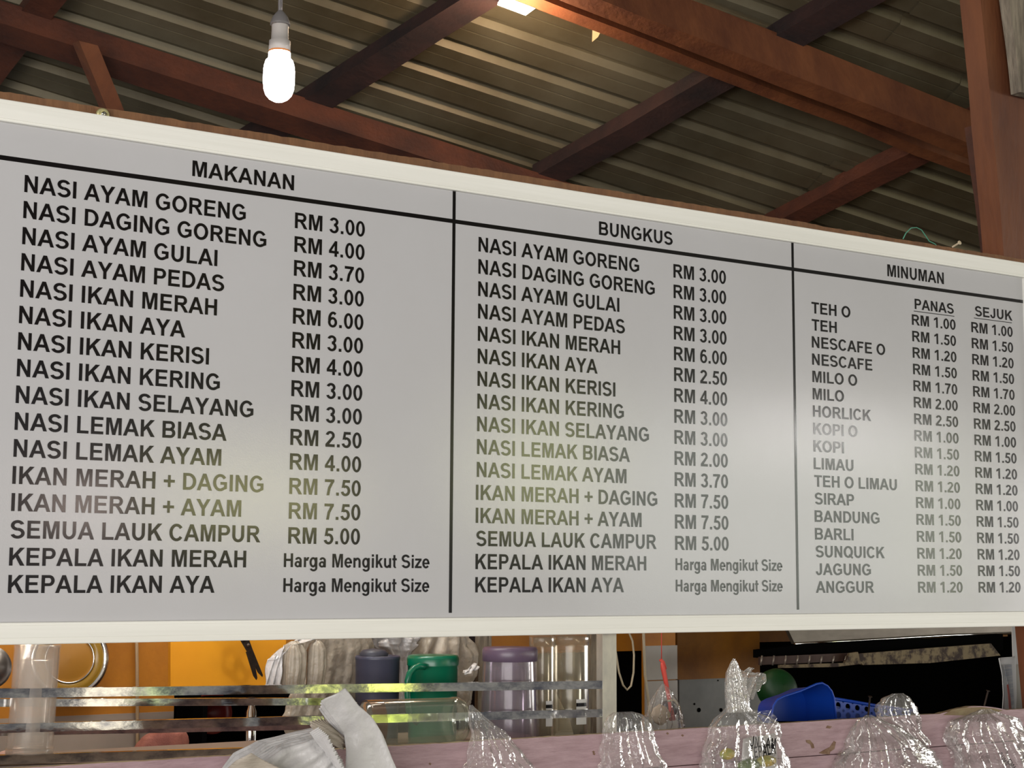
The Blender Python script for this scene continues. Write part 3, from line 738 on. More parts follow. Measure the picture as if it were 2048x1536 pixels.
# beige carrier bags bundle hanging in the rack
bb = thing('carrier_bag_bundle', 'beige bundle of folded plastic bags hanging behind the slate blue jug', 'plastic bags', aty(640, 1480, .5))
obj('bag_body', bagskin([(1255, 610, 725), (1290, 606, 742), (1330, 598, 740), (1380, 585, 732), (1430, 570, 715), (1470, 575, 712)], .58, .35, fold=.05, k1=11, seed=4, crum=.2), beigebag_m, bb, True)
def lobe(x0, x1, ya, yb, y0, seed, m):
    cxp = (x0+x1)/2; h = (x1-x0)/2
    rows = [(ya, cxp-h*.25, cxp+h*.25), (ya+8, cxp-h*.75, cxp+h*.7), (ya+22, x0, x1), ((ya+yb)/2, x0-2, x1), (yb, x0-4, x1-6)]
    return bagskin(rows, y0, .8, nth=40, nz=24, fold=.05, k1=5, seed=seed, crum=.15)
obj('folded_edge', lobe(565, 612, 1282, 1378, .44, 2, beigebag_m), beigebag_m, bb, True)
obj('folded_edge', lobe(574, 603, 1290, 1378, .415, 5, beigebag_m), beigebag_m, bb, True)
obj('folded_edge', lobe(616, 652, 1280, 1378, .44, 3, beigebag_m), beigebag_m, bb, True)
obj('folded_edge', patch([aty(x, yy, .47) for x, yy in ((536, 1322), (533, 1345), (529, 1372))], [aty(x, yy, .43) for x, yy in ((572, 1290), (562, 1330), (560, 1372))], 16, 12, lambda u, v, p: Vector((0, .01*math.sin(v*14+u*5), 0)), thick=.004), white_m, bb, True)
obj('folded_edge', patch([aty(x, yy, .47) for x, yy in ((536, 1322), (560, 1300), (600, 1272))], [aty(x, yy, .43) for x, yy in ((560, 1318), (580, 1290), (640, 1278))], 16, 8, lambda u, v, p: Vector((0, .01*math.sin(v*9+u*5), 0)), thick=.004), white_m, bb, True)
# white bags crumpled further right
wb = thing('carrier_bag_heap', 'crumpled pale plastic bags hanging behind the green jug', 'plastic bags', aty(880, 1410, .5))
obj('bag_body', bagskin([(1250, 835, 925), (1275, 822, 940), (1310, 800, 946), (1350, 800, 944), (1395, 835, 938), (1440, 850, 925)], .68, .4, fold=.10, k1=7, seed=9, crum=.5), beigebag_m, wb, True)
obj('bag_corner', bagskin([(1250, 730, 820), (1268, 724, 835), (1290, 735, 830), (1310, 765, 815), (1325, 790, 805)], .66, .5, fold=.12, k1=6, seed=12, crum=.6), white_m, wb, True)
obj('bag_corner', bagskin([(1268, 790, 815), (1290, 798, 830), (1320, 790, 828), (1345, 797, 822), (1400, 797, 815)], .66, .4, fold=.10, k1=4, seed=14, crum=.4), white_m, wb, True)
obj('bag_corner', patch([aty(x, yy, .45) for x, yy in ((927, 1344), (940, 1334), (950, 1327))], [aty(x, yy, .43) for x, yy in ((932, 1350), (948, 1343), (958, 1335))], 8, 6, lambda u, v, p: Vector((0, .006*math.sin(v*9+u*9), .002*math.sin(u*14))), thick=.004), white_m, wb, True)

# slate jug
def jug(name, label, xa, xb, ytop, y0, m, lid=False, taper=.04, handle=None, ybase=None):
    c = aty((xa+xb)/2, ytop, y0); r = (aty(xb, ytop, y0).x-aty(xa, ytop, y0).x)/2*.94
    H = c.z; o = thing(name, label, 'jug', (c.x, y0, zS))
    b = Vector((c.x, y0, 0)); rb = r*(1-taper)
    obj('body', lathe(b, (0, 0, 1), [(.001, zS), (rb, zS), (rb*1.0, zS+.01), (r, H-.012), (r*1.02, H-.010), (r*1.02, H-.003), (r*.98, H), (r*.93, H-.004), (rb*.93, zS+.01), (.001, zS+.008)], 40), m, o, True)
    if handle: obj('handle', tube(handle, [.007]*len(handle), 10), m, o, True)
    return o, c, r
o, c, r = jug('plastic_jug', 'slate blue plastic jug standing between the beige bags and the green jug', 714, 797, 1311, .45, slate_m)
obj('lip', lathe(Vector((c.x-.012, .45, c.z)), (0, 0, 1), [(r*.62, -.004), (r*.66, .006), (r*.5, .016), (.001, .02)], 28), mat('dark_slate', (.04, .042, .06), .5), o, True)
hpts = [aty(x, yy, .305) for x, yy in ((850, 1334), (838, 1332), (828, 1336), (819, 1347), (815, 1362), (815, 1390), (818, 1430), (835, 1446))]
o, c, r = jug('plastic_jug', 'green plastic jug with a square handle behind the steel bars', 820, 912, 1314, .37, green_m, handle=None)
hp_ = []
obj('handle', tube(hpts, [.0085]*len(hpts), 10), green_m, o, True)
obj('lid', lathe(Vector((c.x, .37, 0)), (0, 0, 1), [(r*1.04, c.z-.022), (r*1.05, c.z-.004), (r*1.0, c.z+.004), (r*.9, c.z+.006), (.001, c.z+.006)], 40), green_m, o, True)
# lying clear jar
A = aty(722, 1446, .10); B = aty(926, 1436, .06)
jr = (aty(850, 1395, .08)-aty(850, 1489, .08)).length/2*.98
A.z = B.z = aty(850, 1442, .08).z; 
ax = (B-A); LJ = ax.length
jar = thing('clear_jar', 'large clear plastic jar lying on its side behind the pink planks', 'jar', (A.x, A.y, A.z-jr))
obj('jar_wall', lathe(A, ax, [(.001, 0), (jr*.7, .0), (jr*.9, .008), (jr*.97, .03), (jr, .05), (jr, LJ-.03), (jr*.97, LJ-.01), (jr*.86, LJ), (jr*.82, LJ-.012)], 48), jar_m, jar, True)
obj('jar_rim', lathe(A, ax, [(jr*.99, LJ-.035), (jr*1.03, LJ-.03), (jr*1.03, LJ-.02), (jr*.99, LJ-.015)], 48), jar_m, jar, True)
obj('jar_label', lathe(A, ax, [(jr*1.005, .012), (jr*1.01, .05)], 48), clearmat('brown_tape', haze=.5, hazecol=(.2, .11, .06)), jar, True)

# violet clear pitcher and tall canisters
def canister(name, label, xa, xb, ytop, y0, m, rim=None, lidm=None, lab=None, flare=0, cat='container', group=None):
    c = aty((xa+xb)/2, ytop, y0); r = (aty(xb, ytop, y0).x-aty(xa, ytop, y0).x)/2*.94
    H = c.z; o = thing(name, label, cat, (c.x, y0, zS), group); b = Vector((c.x, y0, 0)); rb = r*(1+flare)
    obj('body', lathe(b, (0, 0, 1), [(.001, zS), (rb, zS), (rb, zS+.01), (r, H-.03), (r, H-.002), (r*.95, H), (r*.94, H-.03), (rb*.94, zS+.01)], 40), m, o, True)
    if rim: obj('rim', lathe(b, (0, 0, 1), [(r*1.01, H-.026), (r*1.035, H-.024), (r*1.035, H+.004), (r*.98, H+.012), (r*.5, H+.013), (.001, H+.013)], 40), rim, o, True)
    obj('core', lathe(b, (0, 0, 1), [(r*.62, zS+.02), (r*.62, H-.05), (r*.55, H-.04)], 18), m, o, True)
    if lab:
        for i in range(1):
            V, F = [], []
            for hh in (H-.245, H-.175):
                for j in range(9):
                    a_ = -math.pi*.5-.22+j*.075-.1; V.append(b+Vector((r*1.012*math.cos(a_), r*1.012*math.sin(a_), hh)))
            obj('label_sticker', (V, [(j, j+1, j+10, j+9) for j in range(8)]), paper_m, o)
            V2 = [v.copy() for v in V]
            for j in range(9): V2[j].z = H-.195; V2[j+9].z = H-.185
            for j in range(18): V2[j] = b+(V2[j]-b-Vector((0, 0, V2[j].z)))*1.006+Vector((0, 0, V2[j].z))
            obj('label_print', (V2, [(j, j+1, j+10, j+9) for j in range(8)]), ink_m, o)
    return o, c, r
vrim = mat('violet_rim', (.11, .075, .12), .35)
canister('violet_pitcher', 'violet tinted clear pitcher with a dark rim behind the rack bars', 972, 1068, 1303, .25, violet_m, rim=vrim, flare=.12, cat='pitcher')
canister('clear_canister', 'tall clear canister standing right beside the violet pitcher', 1062, 1108, 1275, .30, glass_m, rim=glass_m, lab=True)
canister('clear_canister', 'widest clear canister with a label next to the rack post', 1106, 1176, 1272, .30, glass_m, rim=glass_m, lab=True)
c = aty(1150, 1440, .42)
part_thing('white_card', 'white triangular card leaning behind the clear canisters', 'card', prism([aty(x, yy, .44) for x, yy in ((1108, 1378), (1140, 1440), (1150, 1480), (1105, 1480))], (0, .006, 0)), paper_m)
# backdrop boards behind the shelf
for i, (xa, xb, yt, yy, lab, m) in enumerate(((957, 984, 1240, .70, 'narrow dark grey plank upright behind the violet pitcher', greywood_m), (930, 958, 1240, .74, 'darker upright plank next to the pale hanging bags', darkwood_m),
      (984, 1160, 1310, .72, 'wide brown-grey board standing behind the clear canisters', mat('brown_board', (.16, .13, .10), .7, col2=(.1, .08, .06), scale=(4, 4, 14))),
      (1180, 1206, 1240, .66, 'upright weathered plank right behind the rack post', greywood_m))):
    A_ = aty(xa, yt, yy); B_ = aty(xb, yt, yy)
    part_thing('upright_plank', lab, 'plank', box(A_.x, yy, 0.0, B_.x, yy+.02, A_.z, .002), m)
# loop of cream cable in the doorway
lp = [aty(x, yy, .9) for x, yy in ((1228, 1230), (1231, 1300), (1238, 1345), (1246, 1370), (1254, 1380), (1262, 1372), (1267, 1345), (1268, 1310), (1265, 1282), (1259, 1268), (1256, 1240))]
part_thing('cable_loop', 'loop of cream cable hanging in the black doorway', 'cable', tube(lp, .0035, 8), cord_m, True)
lp = [aty(x, yy, 1.3) for x, yy in ((1286, 1240), (1288, 1300), (1290, 1350), (1294, 1380), (1299, 1420), (1305, 1480))]
part_thing('wall_cable', 'cream cable running down beside the white tiled pillar', 'cable', tube(lp, .0055, 8), cord_m, True)
# red string with a small clear bag
st = [aty(x, yy, .5) for x, yy in ((1323, 1240), (1323, 1285), (1323, 1318))]
rs = thing('red_string', 'red plastic string hanging in front of the tiled pillar', 'string', aty(1345, 1445, .5))
obj('thin_string', tube(st, .0016, 6), red_m, rs, True)
st = [aty(x, yy, .5) for x, yy in ((1323, 1318), (1326, 1335), (1333, 1370), (1340, 1410), (1345, 1440))]
obj('thick_tape', tube(st, [.003, .008, .007, .006, .011], 8), red_m, rs, True)
obj('knot', tube([aty(1320, 1320, .5), aty(1326, 1324, .5), aty(1332, 1338, .5)], [.004, .006, .003], 8), red_m, rs, True)
part_thing('small_clear_bag', 'small clear bag hanging on the red string before the grey wall', 'plastic bag', bagskin([(1368, 1323, 1329), (1385, 1312, 1345), (1410, 1300, 1356), (1440, 1288, 1363), (1475, 1280, 1366)], .46, .35, fold=.08, seed=21, crum=.4), film_m, True)
part_thing('peeled_onion', 'pale beige lump inside the small clear bag', 'food', bagskin([(1408, 1318, 1322), (1416, 1306, 1334), (1430, 1302, 1341), (1444, 1308, 1334), (1450, 1318, 1326)], .46, .4, fold=.02, seed=23, crum=.12, nz=16, nth=32), mat('pale_onion', (.42, .33, .24), .6), True)
c = aty(1338, 1417, .52)
part_thing('dark_spool', 'dark round spool hanging behind the red string', 'spool', join(lathe(c, (-.1, -1, .1), [(.012, .012), (.024, .014), (.025, 0), (.024, -.02), (0.001, -.02)], 28)), mat('dark_spool', (.03, .025, .04), .35), True)
lp = [aty(x, yy, .48) for x, yy in ((1336, 1402), (1348, 1400), (1358, 1412), (1363, 1435), (1364, 1475))]
part_thing('bag_handle_cord', 'cream cord arching over the dark spool', 'cord', tube(lp, .0035, 8), cord_m, True)

# pink cloth bundle, dark cupboard, red bowl, flask
c0 = [(1463, 1302, 1368), (1466, 1290, 1373), (1474, 1280, 1376), (1488, 1270, 1378), (1505, 1258, 1379), (1560, 1240, 1382)]
c0 = [(y_, a_-980, b_-998) for y_, a_, b_ in c0]
part_thing('cloth_bundle', 'dusty pink rounded cloth bundle in front of the beige wall', 'cloth', bagskin([(1464, 305, 368), (1467, 291, 373), (1475, 281, 376), (1488, 271, 378), (1505, 258, 379), (1560, 240, 382)], .8, .5, fold=.015, seed=31, crum=.05), rose_m, True)
part_thing('cloth_bundle', 'pale pink cloth seen low through the clear tube', 'cloth', bagskin([(1492, 30, 36), (1496, 24, 42), (1504, -5, 48), (1560, -40, 60)], .75, .5, fold=.02, seed=33, crum=.1, nz=14, nth=30), mat('pale_pink_cloth', (.55, .33, .27), .8), True)
cup = thing('dark_cupboard', 'black cupboard with an open front behind the steel bars', 'cupboard', aty(480, 1560, 1.2))
cxa, cxb = aty(405, 1450, 1.2).x, aty(600, 1450, 1.2).x
ztc = aty(480, 1395, 1.2).z
obj('carcass', join(box(cxa, 1.2, .7, cxa+.015, 1.44, ztc), box(cxb-.015, 1.2, .7, cxb, 1.44, ztc), box(cxa, 1.2, ztc-.015, cxb, 1.44, ztc), box(cxa, 1.42, .7, cxb, 1.44, ztc), box(cxa, 1.2, .7, cxb, 1.44, .715)), black_m, cup)
c = aty(445, 1430, 1.22)
part_thing('red_bowl', 'dark red bowl on edge in the black cupboard', 'bowl', lathe(Vector((c.x, 1.30, c.z)), (0, -1, .1), [(.066, 0), (.064, .006), (.05, -.02), (.02, -.04), (.001, -.045)], 36), redbowl_m, True)
c = aty(492, 1420, 1.16)
fl = thing('steel_flask', 'shiny steel flask between the bars beside the red bowl', 'flask', (c.x, 1.12, aty(492, 1530, 1.12).z))
b_ = Vector((c.x, 1.12, 0)); zf = aty(492, 1404, 1.12).z
obj('body', lathe(b_, (0, 0, 1), [(.018, zf-.15), (.018, zf-.03), (.012, zf-.015), (.012, zf)], 20), chrome_m, fl, True)
obj('body_cap', lathe(b_, (0, 0, 1), [(.013, zf-.002), (.014, zf+.012), (.001, zf+.014)], 20), iron_m, fl, True)

# steel hood, grill, green basin
hd = thing('cooker_hood', 'long stainless steel hood above the black cooking space', 'cooker hood', aty(1800, 1290, 1.3))
yh = 1.25
P = [aty(x, yy, yh) for x, yy in ((1590, 1288), (1700, 1283), (1890, 1272), (2060, 1266), (2060, 1225), (1560, 1225))]
obj('front_panel', prism(P, (0, .02, 0)), mat('hood_steel', (.13, .11, .085), .4, .5, col2=(.07, .055, .04), scale=(3, 3, 8)), hd)
obj('lip', tube([aty(1590, 1288, yh-.004), aty(1700, 1282, yh-.004), aty(1890, 1271, yh-.004), aty(2060, 1265, yh-.004)], .006, 8), chrome_m, hd, True)
part_thing('black_shelf', 'black shelf edge right under the steel hood', 'shelf', prism([aty(x, yy, 1.2) for x, yy in ((1520, 1300), (1600, 1290), (1890, 1276), (2006, 1268), (2006, 1300), (1900, 1308), (1520, 1316))], (0, .04, 0)), black_m)
gr = thing('grill_strip', 'rusty speckled metal grill strip across the black cooking space', 'grill', aty(1800, 1330, 1.1))
obj('plate', prism([aty(x, yy, 1.1) for x, yy in ((1712, 1308), (1860, 1296), (1982, 1287), (2001, 1311), (1860, 1326), (1726, 1330), (1718, 1322))], (0, .012, 0)), rust_m, gr)
obj('tray_end', prism([aty(x, yy, 1.09) for x, yy in ((1700, 1306), (1716, 1304), (1722, 1328), (1670, 1334), (1560, 1336), (1560, 1330), (1690, 1326))], (0, .012, 0)), rust_m, gr)
for k in range(9):
    x = 1524+k*24
    obj('rod', tube([aty(x, 1311+(k > 4), 1.1), aty(x-3, 1331-(k*.6), 1.1)], .0035, 6), mat('worn_rod', (.3, .26, .22), .4, .7), gr, True)
obj('rear_bar', prism([aty(x, yy, 1.12) for x, yy in ((1520, 1314), (1700, 1306), (1700, 1322), (1520, 1330))], (0, .01, 0)), mat('brown_bar', (.05, .022, .014), .7), gr)
c = aty(1558, 1376, .85)
gb = part_thing('green_basin', 'dark green plastic basin leaning behind the blue basket', 'basin', lathe(c, (-.3, -1, .35), [(.075, -.03), (.072, .0), (.06, .022), (.04, .036), (.001, .042)], 40), greenball_m, True)

# ---- blue baskets
def ringcell(x0, y0, x1, y1, r, nx, nz, O, ux, uz, n=16):
    V, F = [], []
    for a in range(nx):
        for b in range(nz):
            cx_ = x0+(x1-x0)*(a+.5)/nx; cz_ = y0+(y1-y0)*(b+.5)/nz; hw, hh = (x1-x0)/nx/2, (y1-y0)/nz/2
            k = len(V)
            for j in range(n):
                th = 2*math.pi*(j+.5)/n; c, s = math.cos(th), math.sin(th); m_ = 1/max(abs(c), abs(s))
                V.append(O+ux*(cx_+hw*c*m_)+uz*(cz_+hh*s*m_)); V.append(O+ux*(cx_+r*c)+uz*(cz_+r*s))
            for j in range(n):
                q_ = (j+1) % n; F.append((k+2*j, k+2*q_, k+2*q_+1, k+2*j+1))
    return V, F
yb = .16
bk1 = thing('plastic_basket', 'blue plastic basket tilted with its open side to the front', 'basket', aty(1600, 1450, yb))
out = [(1543, 1452), (1543, 1428), (1546, 1412), (1553, 1400), (1566, 1393), (1600, 1382), (1632, 1368), (1643, 1366), (1654, 1372), (1662, 1382), (1667, 1396), (1670, 1420), (1672, 1452)]
rimP = [aty(x, yy, yb) for x, yy in out]
cen = aty(1610, 1425, yb)
inn = [p.lerp(cen, .14)+Vector((.012, .05, -.002)) for p in rimP]
dee = [p.lerp(cen, .22)+Vector((.02, .12, -.004)) for p in rimP]
n = len(rimP)
obj('side_wall', (rimP+inn+dee, [(i, i+1, i+1+n, i+n) for i in range(n-1)]+[(n+i, n+i+1, n+i+1+n, n+i+n) for i in range(n-1)]), blue_m, bk1, True)
obj('basket_base', (dee, [tuple(range(n))]), blue_m, bk1)
obj('rim', tube([p+Vector((0, -.002, 0)) for p in rimP], .0035, 8), blue_m, bk1, True)
side = [aty(1643, 1366, yb), aty(1655, 1372, yb), aty(1663, 1382, yb), aty(1668, 1396, yb), aty(1672, 1452, yb)]
obj('rim_band', patch([p+Vector((.000, -.002, 0)) for p in side], [p+Vector((.020, .03, -.001)) for p in side], 16, 3), mat('light_blue_plastic', (.01, .085, .42), .35), bk1, True)
bk2 = thing('plastic_basket', 'blue plastic basket with rows of round holes lying beside the nail', 'basket', aty(1750, 1450, yb+.05))
O = aty(1668, 1452, yb+.05); E_ = aty(1835, 1452, yb+.05)
Wd = (E_-O).length; uxb = (E_-O).normalized(); Hb = aty(1668, 1392, yb+.05).z-O.z
V, F = ringcell(0, 0, Wd, 1, .0, 1, 1, O, uxb, UZ)
V, F = ringcell(0, -.01, Wd, Hb-.012, .0105, 9, 3, O, uxb, UZ)
def shear(v):
    s = (v-O).dot(uxb)/Wd; h = (v.z-O.z)/Hb
    return Vector((v.x, v.y, O.z+(v.z-O.z)*(1-.55*s)))
V = [shear(v) for v in V]
obj('side_wall', join((V, F), ([v+Vector((0, .003, 0)) for v in V], F)), blue_m, bk2)
obj('rim', tube([shear(O+UZ*(Hb-.008)), shear(O+uxb*Wd*.5+UZ*(Hb-.008)), shear(O+uxb*Wd+UZ*(Hb-.008))], .005, 8), blue_m, bk2, True)
obj('side_wall', (lambda pts: prism(pts, (0, .003, 0)))([O+Vector((.0, .13, 0)), E_+Vector((0, .13, 0)), E_+Vector((0, .13, .02)), O+Vector((0, .13, Hb*.8))]), blue_m, bk2)

# ---- papers on the right
yq = .35
part_thing('paper_notice', 'white paper notice with a blue and red picture hanging beside the black cooking space', 'paper', prism([aty(x, yy, yq) for x, yy in ((2024, 1240), (2080, 1238), (2080, 1330), (2027, 1329))], (0, .004, 0)), paper_m)
nt = bpy.data.objects['paper_notice']
def onpaper(pts, col, nm, yy=yq-.001): return obj(nm, prism([aty(a_, b_, yy) for a_, b_ in pts], (0, .0008, 0)), mat('print_'+nm+str(len(MATS)), col, .6), nt)
ORG[nt] = nt.location.copy()
onpaper([(2040, 1258), (2080, 1256), (2080, 1274), (2041, 1275)], (.55, .42, .05), 'printed_picture')
onpaper([(2042, 1278), (2080, 1276), (2080, 1308), (2043, 1310)], (.12, .22, .5), 'printed_picture')
onpaper([(2044, 1311), (2080, 1309), (2080, 1316), (2044, 1318)], (.5, .03, .02), 'printed_band')
cal = thing('wall_calendar', 'worn grey-white calendar with curled blue edged pages beside the black cooking space', 'calendar', aty(2020, 1425, yq))
obj('page', prism([aty(x, yy, yq) for x, yy in ((2030, 1329), (2090, 1326), (2090, 1440), (2030, 1440))], (0, .006, 0)), mat('grey_page', (.40, .38, .32), .7), cal)
obj('page', patch([aty(x, yy, yq-.03) for x, yy in ((1998, 1317), (2005, 1350), (2007, 1390), (2004, 1445))], [aty(x, yy, yq) for x, yy in ((2030, 1312), (2031, 1350), (2032, 1390), (2030, 1445))], 14, 6, lambda u, v, p: Vector((0, .01*math.sin(v*6), 0)), thick=.003), paper_m, cal, True)
obj('page', patch([aty(x, yy, yq-.04) for x, yy in ((2008, 1330), (2018, 1380), (2024, 1422))], [aty(x, yy, yq-.01) for x, yy in ((2028, 1328), (2030, 1380), (2030, 1422))], 12, 4, thick=.002), mat('blue_print_page', (.13, .17, .24), .6, col2=(.45, .45, .43), scale=(3, 3, 60)), cal)
obj('page', patch([aty(x, yy, yq-.045) for x, yy in ((2014, 1370), (2017, 1395), (2019, 1428))], [aty(x, yy, yq-.042) for x, yy in ((2017, 1368), (2021, 1395), (2024, 1428))], 8, 2, thick=.001), mat('red_print_page', (.35, .04, .02), .6), cal)

# ---- nails on the pink front
def nail(label, a, b, y0=YF-.005):
    A, B = aty(*a, y0), aty(*b, YF+.01)
    d = (A-B).normalized()
    V, F = join(tube([B, A], .0028, 8), lathe(A, d, [(.0001, 0), (.0065, 0), (.0065, .002), (.0001, .002)], 12))
    tag(obj('nail', (V, F), iron_m, loc=B), label, 'nail')
nail('black nail holding the clear bag beside the holed blue basket', (1740, 1394), (1736, 1434))
nail('black nail over the raised bare wood of the pink planks', (1976, 1382), (1967, 1418))

# ================================================================== CLEAR BAGS ON THE PINK FRONT
def clear_bag(label, rows, seed, y0=-.085, ratio=.3, extra=None, fold=.08, k1=9, crum=.35):
    o = thing('clear_plastic_bag', label, 'plastic bag', aty((rows[-1][1]+rows[-1][2])/2, rows[-1][0], y0), None)
    obj('bag_skin', bagskin(rows, y0, ratio, fold=fold, k1=k1, seed=seed, crum=crum, nz=60, nth=96), film_m, o, True)
    return o
clear_bag('pointed clear bag hanging in front of the planks below the violet pitcher', [(1410, 939, 945), (1430, 938, 964), (1450, 941, 986), (1466, 946, 1008), (1480, 944, 1018), (1510, 938, 1040), (1540, 930, 1062), (1640, 900, 1090)], 41)
clear_bag('clear bag draped over the planks below the rack post', [(1424, 1228, 1262), (1430, 1218, 1284), (1445, 1213, 1296), (1475, 1208, 1306), (1510, 1204, 1318), (1540, 1202, 1326), (1640, 1200, 1340)], 42)
tb = clear_bag('knotted clear bag with a crumpled neck and lettered contents', [(1317, 1466, 1470), (1328, 1460, 1476), (1345, 1453, 1481), (1370, 1452, 1490), (1395, 1453, 1496), (1414, 1455, 1497), (1424, 1448, 1506), (1436, 1434, 1536), (1452, 1420, 1551), (1480, 1415, 1556), (1510, 1408, 1563), (1540, 1402, 1572), (1640, 1390, 1590)], 43, y0=-.10)
tf = patch([aty(x, yy, -.10) for x, yy in ((1480, 1404), (1478, 1375), (1482, 1340), (1499, 1337))], [aty(x, yy, -.12) for x, yy in ((1496, 1400), (1508, 1384), (1532, 1363), (1530, 1352))], 22, 22,
           lambda u, v, p: Vector((0, .014*math.sin(v*17+u*3), .004*math.sin(u*20+v*9))))
obj('bag_tuft', tf, dense_m, tb, True)
obj('bag_neck', bagskin([(1322, 1463, 1472), (1345, 1455, 1480), (1375, 1454, 1489), (1400, 1455, 1495), (1416, 1457, 1495), (1424, 1456, 1498)], -.10, .35, fold=.12, k1=7, seed=77, crum=.6), dense_m, tb, True)
obj('bag_corner', patch([aty(x, yy, -.10) for x, yy in ((1500, 1416), (1520, 1424), (1545, 1418))], [aty(x, yy, -.12) for x, yy in ((1510, 1460), (1535, 1462), (1556, 1462))], 18, 18, lambda u, v, p: Vector((0, .01*math.sin(v*11+u*13), 0))), film_m, tb, True)
nb = clear_bag('clear bag bunched on the black nail beside the holed blue basket', [(1430, 1732, 1742), (1440, 1716, 1762), (1460, 1706, 1800), (1490, 1696, 1838), (1520, 1682, 1862), (1560, 1665, 1890), (1640, 1650, 1910)], 44, k1=15, fold=.1)
obj('bag_loop', bagskin([(1387, 1786, 1806), (1396, 1768, 1818), (1412, 1756, 1828), (1432, 1760, 1834), (1455, 1790, 1838), (1490, 1815, 1858)], -.06, .35, fold=.1, seed=45, crum=.5), film_m, nb, True)
rb = clear_bag('clear bag with small black lettering on the nail beside the calendar', [(1418, 1962, 1978), (1428, 1940, 1996), (1440, 1908, 2030), (1470, 1900, 2046), (1500, 1912, 2060), (1540, 1922, 2075), (1640, 1930, 2100)], 46, k1=13, fold=.1)
def tiltext(s, P, Q, hpx, parent, sx=1., y0=-.13, m=ink_m):
    A, B = aty(*P, y0), aty(*Q, y0); ux = (B-A).normalized(); uz = Vector((0, -1, 0)).cross(ux)*-1
    if uz.z < 0: uz = -uz
    em = hpx/FPX*4.6/.716; s_ = (B-A).length/(adv(s)*em)
    return obj('lettering', text_vf(s, A, ux, uz, em, s_), m, parent)
pk = thing('printed_packet', 'white packet with yellow and green print and black letters inside the knotted bag', 'packet', aty(1500, 1560, -.10))
obj('packet_sheet', patch([aty(x, yy, -.095) for x, yy in ((1488, 1478), (1486, 1500), (1482, 1580))], [aty(x, yy, -.085) for x, yy in ((1553, 1466), (1556, 1500), (1560, 1580))], 10, 10, lambda u, v, p: Vector((0, .006*math.sin(v*7), 0)), thick=.004), clearmat('milky_packet', haze=.7, hazecol=(.6, .58, .56)), pk, True)
tiltext('JN LAM', (1500, 1493), (1552, 1498), 20, pk, y0=-.140)
tiltext('KEPALA', (1499, 1519), (1552, 1507), 22, pk, y0=-.140)
veg_y = mat('yellow_green_skin', (.62, .38, .02), .4, col2=(.14, .22, .02), scale=(14, 14, 14))
veg_g = mat('dark_green_skin', (.03, .07, .015), .4, col2=(.12, .16, .03), scale=(30, 10, 30))
for i, (cx_, cy_, a_, b_, m, lab) in enumerate(((1455, 1508, 15, 12, veg_y, 'yellow-green piece of produce in the knotted bag left of the letters'),
        (1497, 1531, 22, 14, veg_g, 'dark green striped produce lowest in the knotted bag'), (1532, 1522, 20, 12, veg_y, 'yellow-orange produce in the knotted bag under the black letters'))):
    part_thing('produce', lab, 'produce', bagskin([(cy_-b_, cx_-1, cx_+1), (cy_-b_*.8, cx_-a_*.6, cx_+a_*.6), (cy_-b_*.3, cx_-a_*.95, cx_+a_*.95), (cy_+b_*.3, cx_-a_*.95, cx_+a_*.95), (cy_+b_*.8, cx_-a_*.6, cx_+a_*.6), (cy_+b_, cx_-1, cx_+1)], -.098, .5, fold=.02, crum=.1, seed=50+i, nz=16, nth=28), m, True)
tiltext('SUMR', (1998, 1510), (2012, 1534), 11, rb, y0=-.11)
tiltext('EW', (2014, 1524), (2026, 1542), 13, rb, y0=-.11)

# ================================================================== STACK OF WHITE BAGS IN FRONT
yw = -.16
def wp(x, yy, d=0.): return aty(x, yy, yw+d)
ws = thing('white_bag_stack', 'fanned stack of white plastic bags with torn zigzag edges over the pink planks', 'plastic bags', wp(620, 1600))
def rip(a, b, c=0, s=0): return lambda u, v, p: Vector((0, a*math.sin(v*b+u*3+s)+c*noise.noise(p*22), .2*a*math.sin(u*b*.7+s)))
# left mass: overlapping sheets fanning out
edges = [((430, 1545), (470, 1508), (520, 1478)), ]
for k in range(9):
    u = k/8
    A_ = [wp(425+u*60, 1560+u*30, .02-.012*k), wp(470+u*50, 1508+u*22, .02-.012*k), wp(515+u*50, 1482+u*16, .02-.012*k), wp(575+u*30, 1466+u*18, .02-.012*k), wp(632+u*12, 1454+u*15, .02-.012*k)]
    B_ = [wp(470+u*70, 1640, -.01-.012*k), wp(560+u*50, 1600, -.01-.012*k), wp(600+u*50, 1570, -.01-.012*k), wp(640+u*40, 1530, -.01-.012*k), wp(640+u*45, 1468+u*52, -.01-.012*k)]
    V, F = patch(A_, B_, 60, 14, rip(.006, 10+k, .012, k), thick=.0012)
    obj('bag_layer', (V, F), white_m, ws, True)
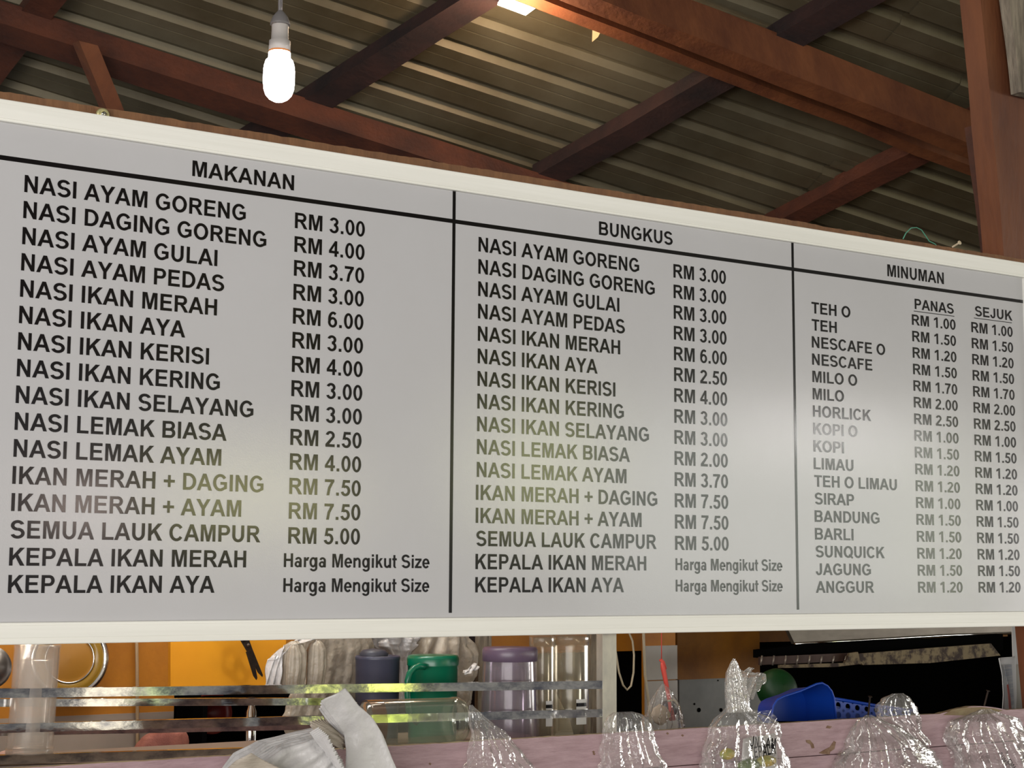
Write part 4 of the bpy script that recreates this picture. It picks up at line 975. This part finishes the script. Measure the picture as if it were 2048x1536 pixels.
# serrated torn edges
def serr(P, Q, depth, n, d0, w, k):
    V, F = [], []
    A_, B_ = wp(*P, d0), wp(*Q, d0); base = wp(P[0]-w, P[1]+w*.6, d0+.01), wp(Q[0]-w, Q[1]+w*.6, d0+.01)
    dirv = (B_-A_).normalized(); nrm = dirv.cross(Vector((0, 1, 0)))
    if nrm.x < 0: nrm = -nrm
    pts = []
    for i in range(n+1):
        c = A_.lerp(B_, i/n); pts.append(c)
        if i < n: pts.append(A_.lerp(B_, (i+.25)/n)+nrm*depth)
    pts += [base[1], base[0]]
    return prism(pts, (0, .0015, 0))
for k in range(7):
    obj('torn_edge', serr((632+k*3.2, 1457+k*2.5), (684+k*1.5, 1528+k*5), .0075, 11, -.10-.006*k, 13-k, k), white_m, ws)
# middle fan of handle layers
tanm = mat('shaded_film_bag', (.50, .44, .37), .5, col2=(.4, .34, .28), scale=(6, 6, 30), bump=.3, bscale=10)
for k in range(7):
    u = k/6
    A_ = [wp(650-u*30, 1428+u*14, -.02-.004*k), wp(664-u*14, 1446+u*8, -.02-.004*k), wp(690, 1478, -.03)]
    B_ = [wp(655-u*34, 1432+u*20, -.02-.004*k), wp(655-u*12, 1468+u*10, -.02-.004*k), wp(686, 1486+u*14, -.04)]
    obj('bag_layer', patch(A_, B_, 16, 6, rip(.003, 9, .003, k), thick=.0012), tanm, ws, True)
# upright folded band
for k in range(4):
    A_ = [wp(642-k*1.5, 1402+k*5, -.06+.008*k), wp(664-k*2, 1434+k*4, -.05+.008*k), wp(690-k, 1470+k, -.045+.008*k), wp(693, 1500, -.05+.008*k), wp(692, 1545, -.06+.008*k), wp(690, 1640, -.07)]
    B_ = [wp(692, 1376+k*4, -.07+.008*k), wp(718, 1412, -.07+.008*k), wp(744, 1436, -.06+.008*k), wp(764, 1466, -.06+.008*k), wp(794-k, 1545, -.06+.008*k), wp(815, 1640, -.06)]
    obj('handle_band', patch(A_, B_, 60, 16, rip(.003, 8, .006, k*2), thick=.0012), white_m, ws, True)
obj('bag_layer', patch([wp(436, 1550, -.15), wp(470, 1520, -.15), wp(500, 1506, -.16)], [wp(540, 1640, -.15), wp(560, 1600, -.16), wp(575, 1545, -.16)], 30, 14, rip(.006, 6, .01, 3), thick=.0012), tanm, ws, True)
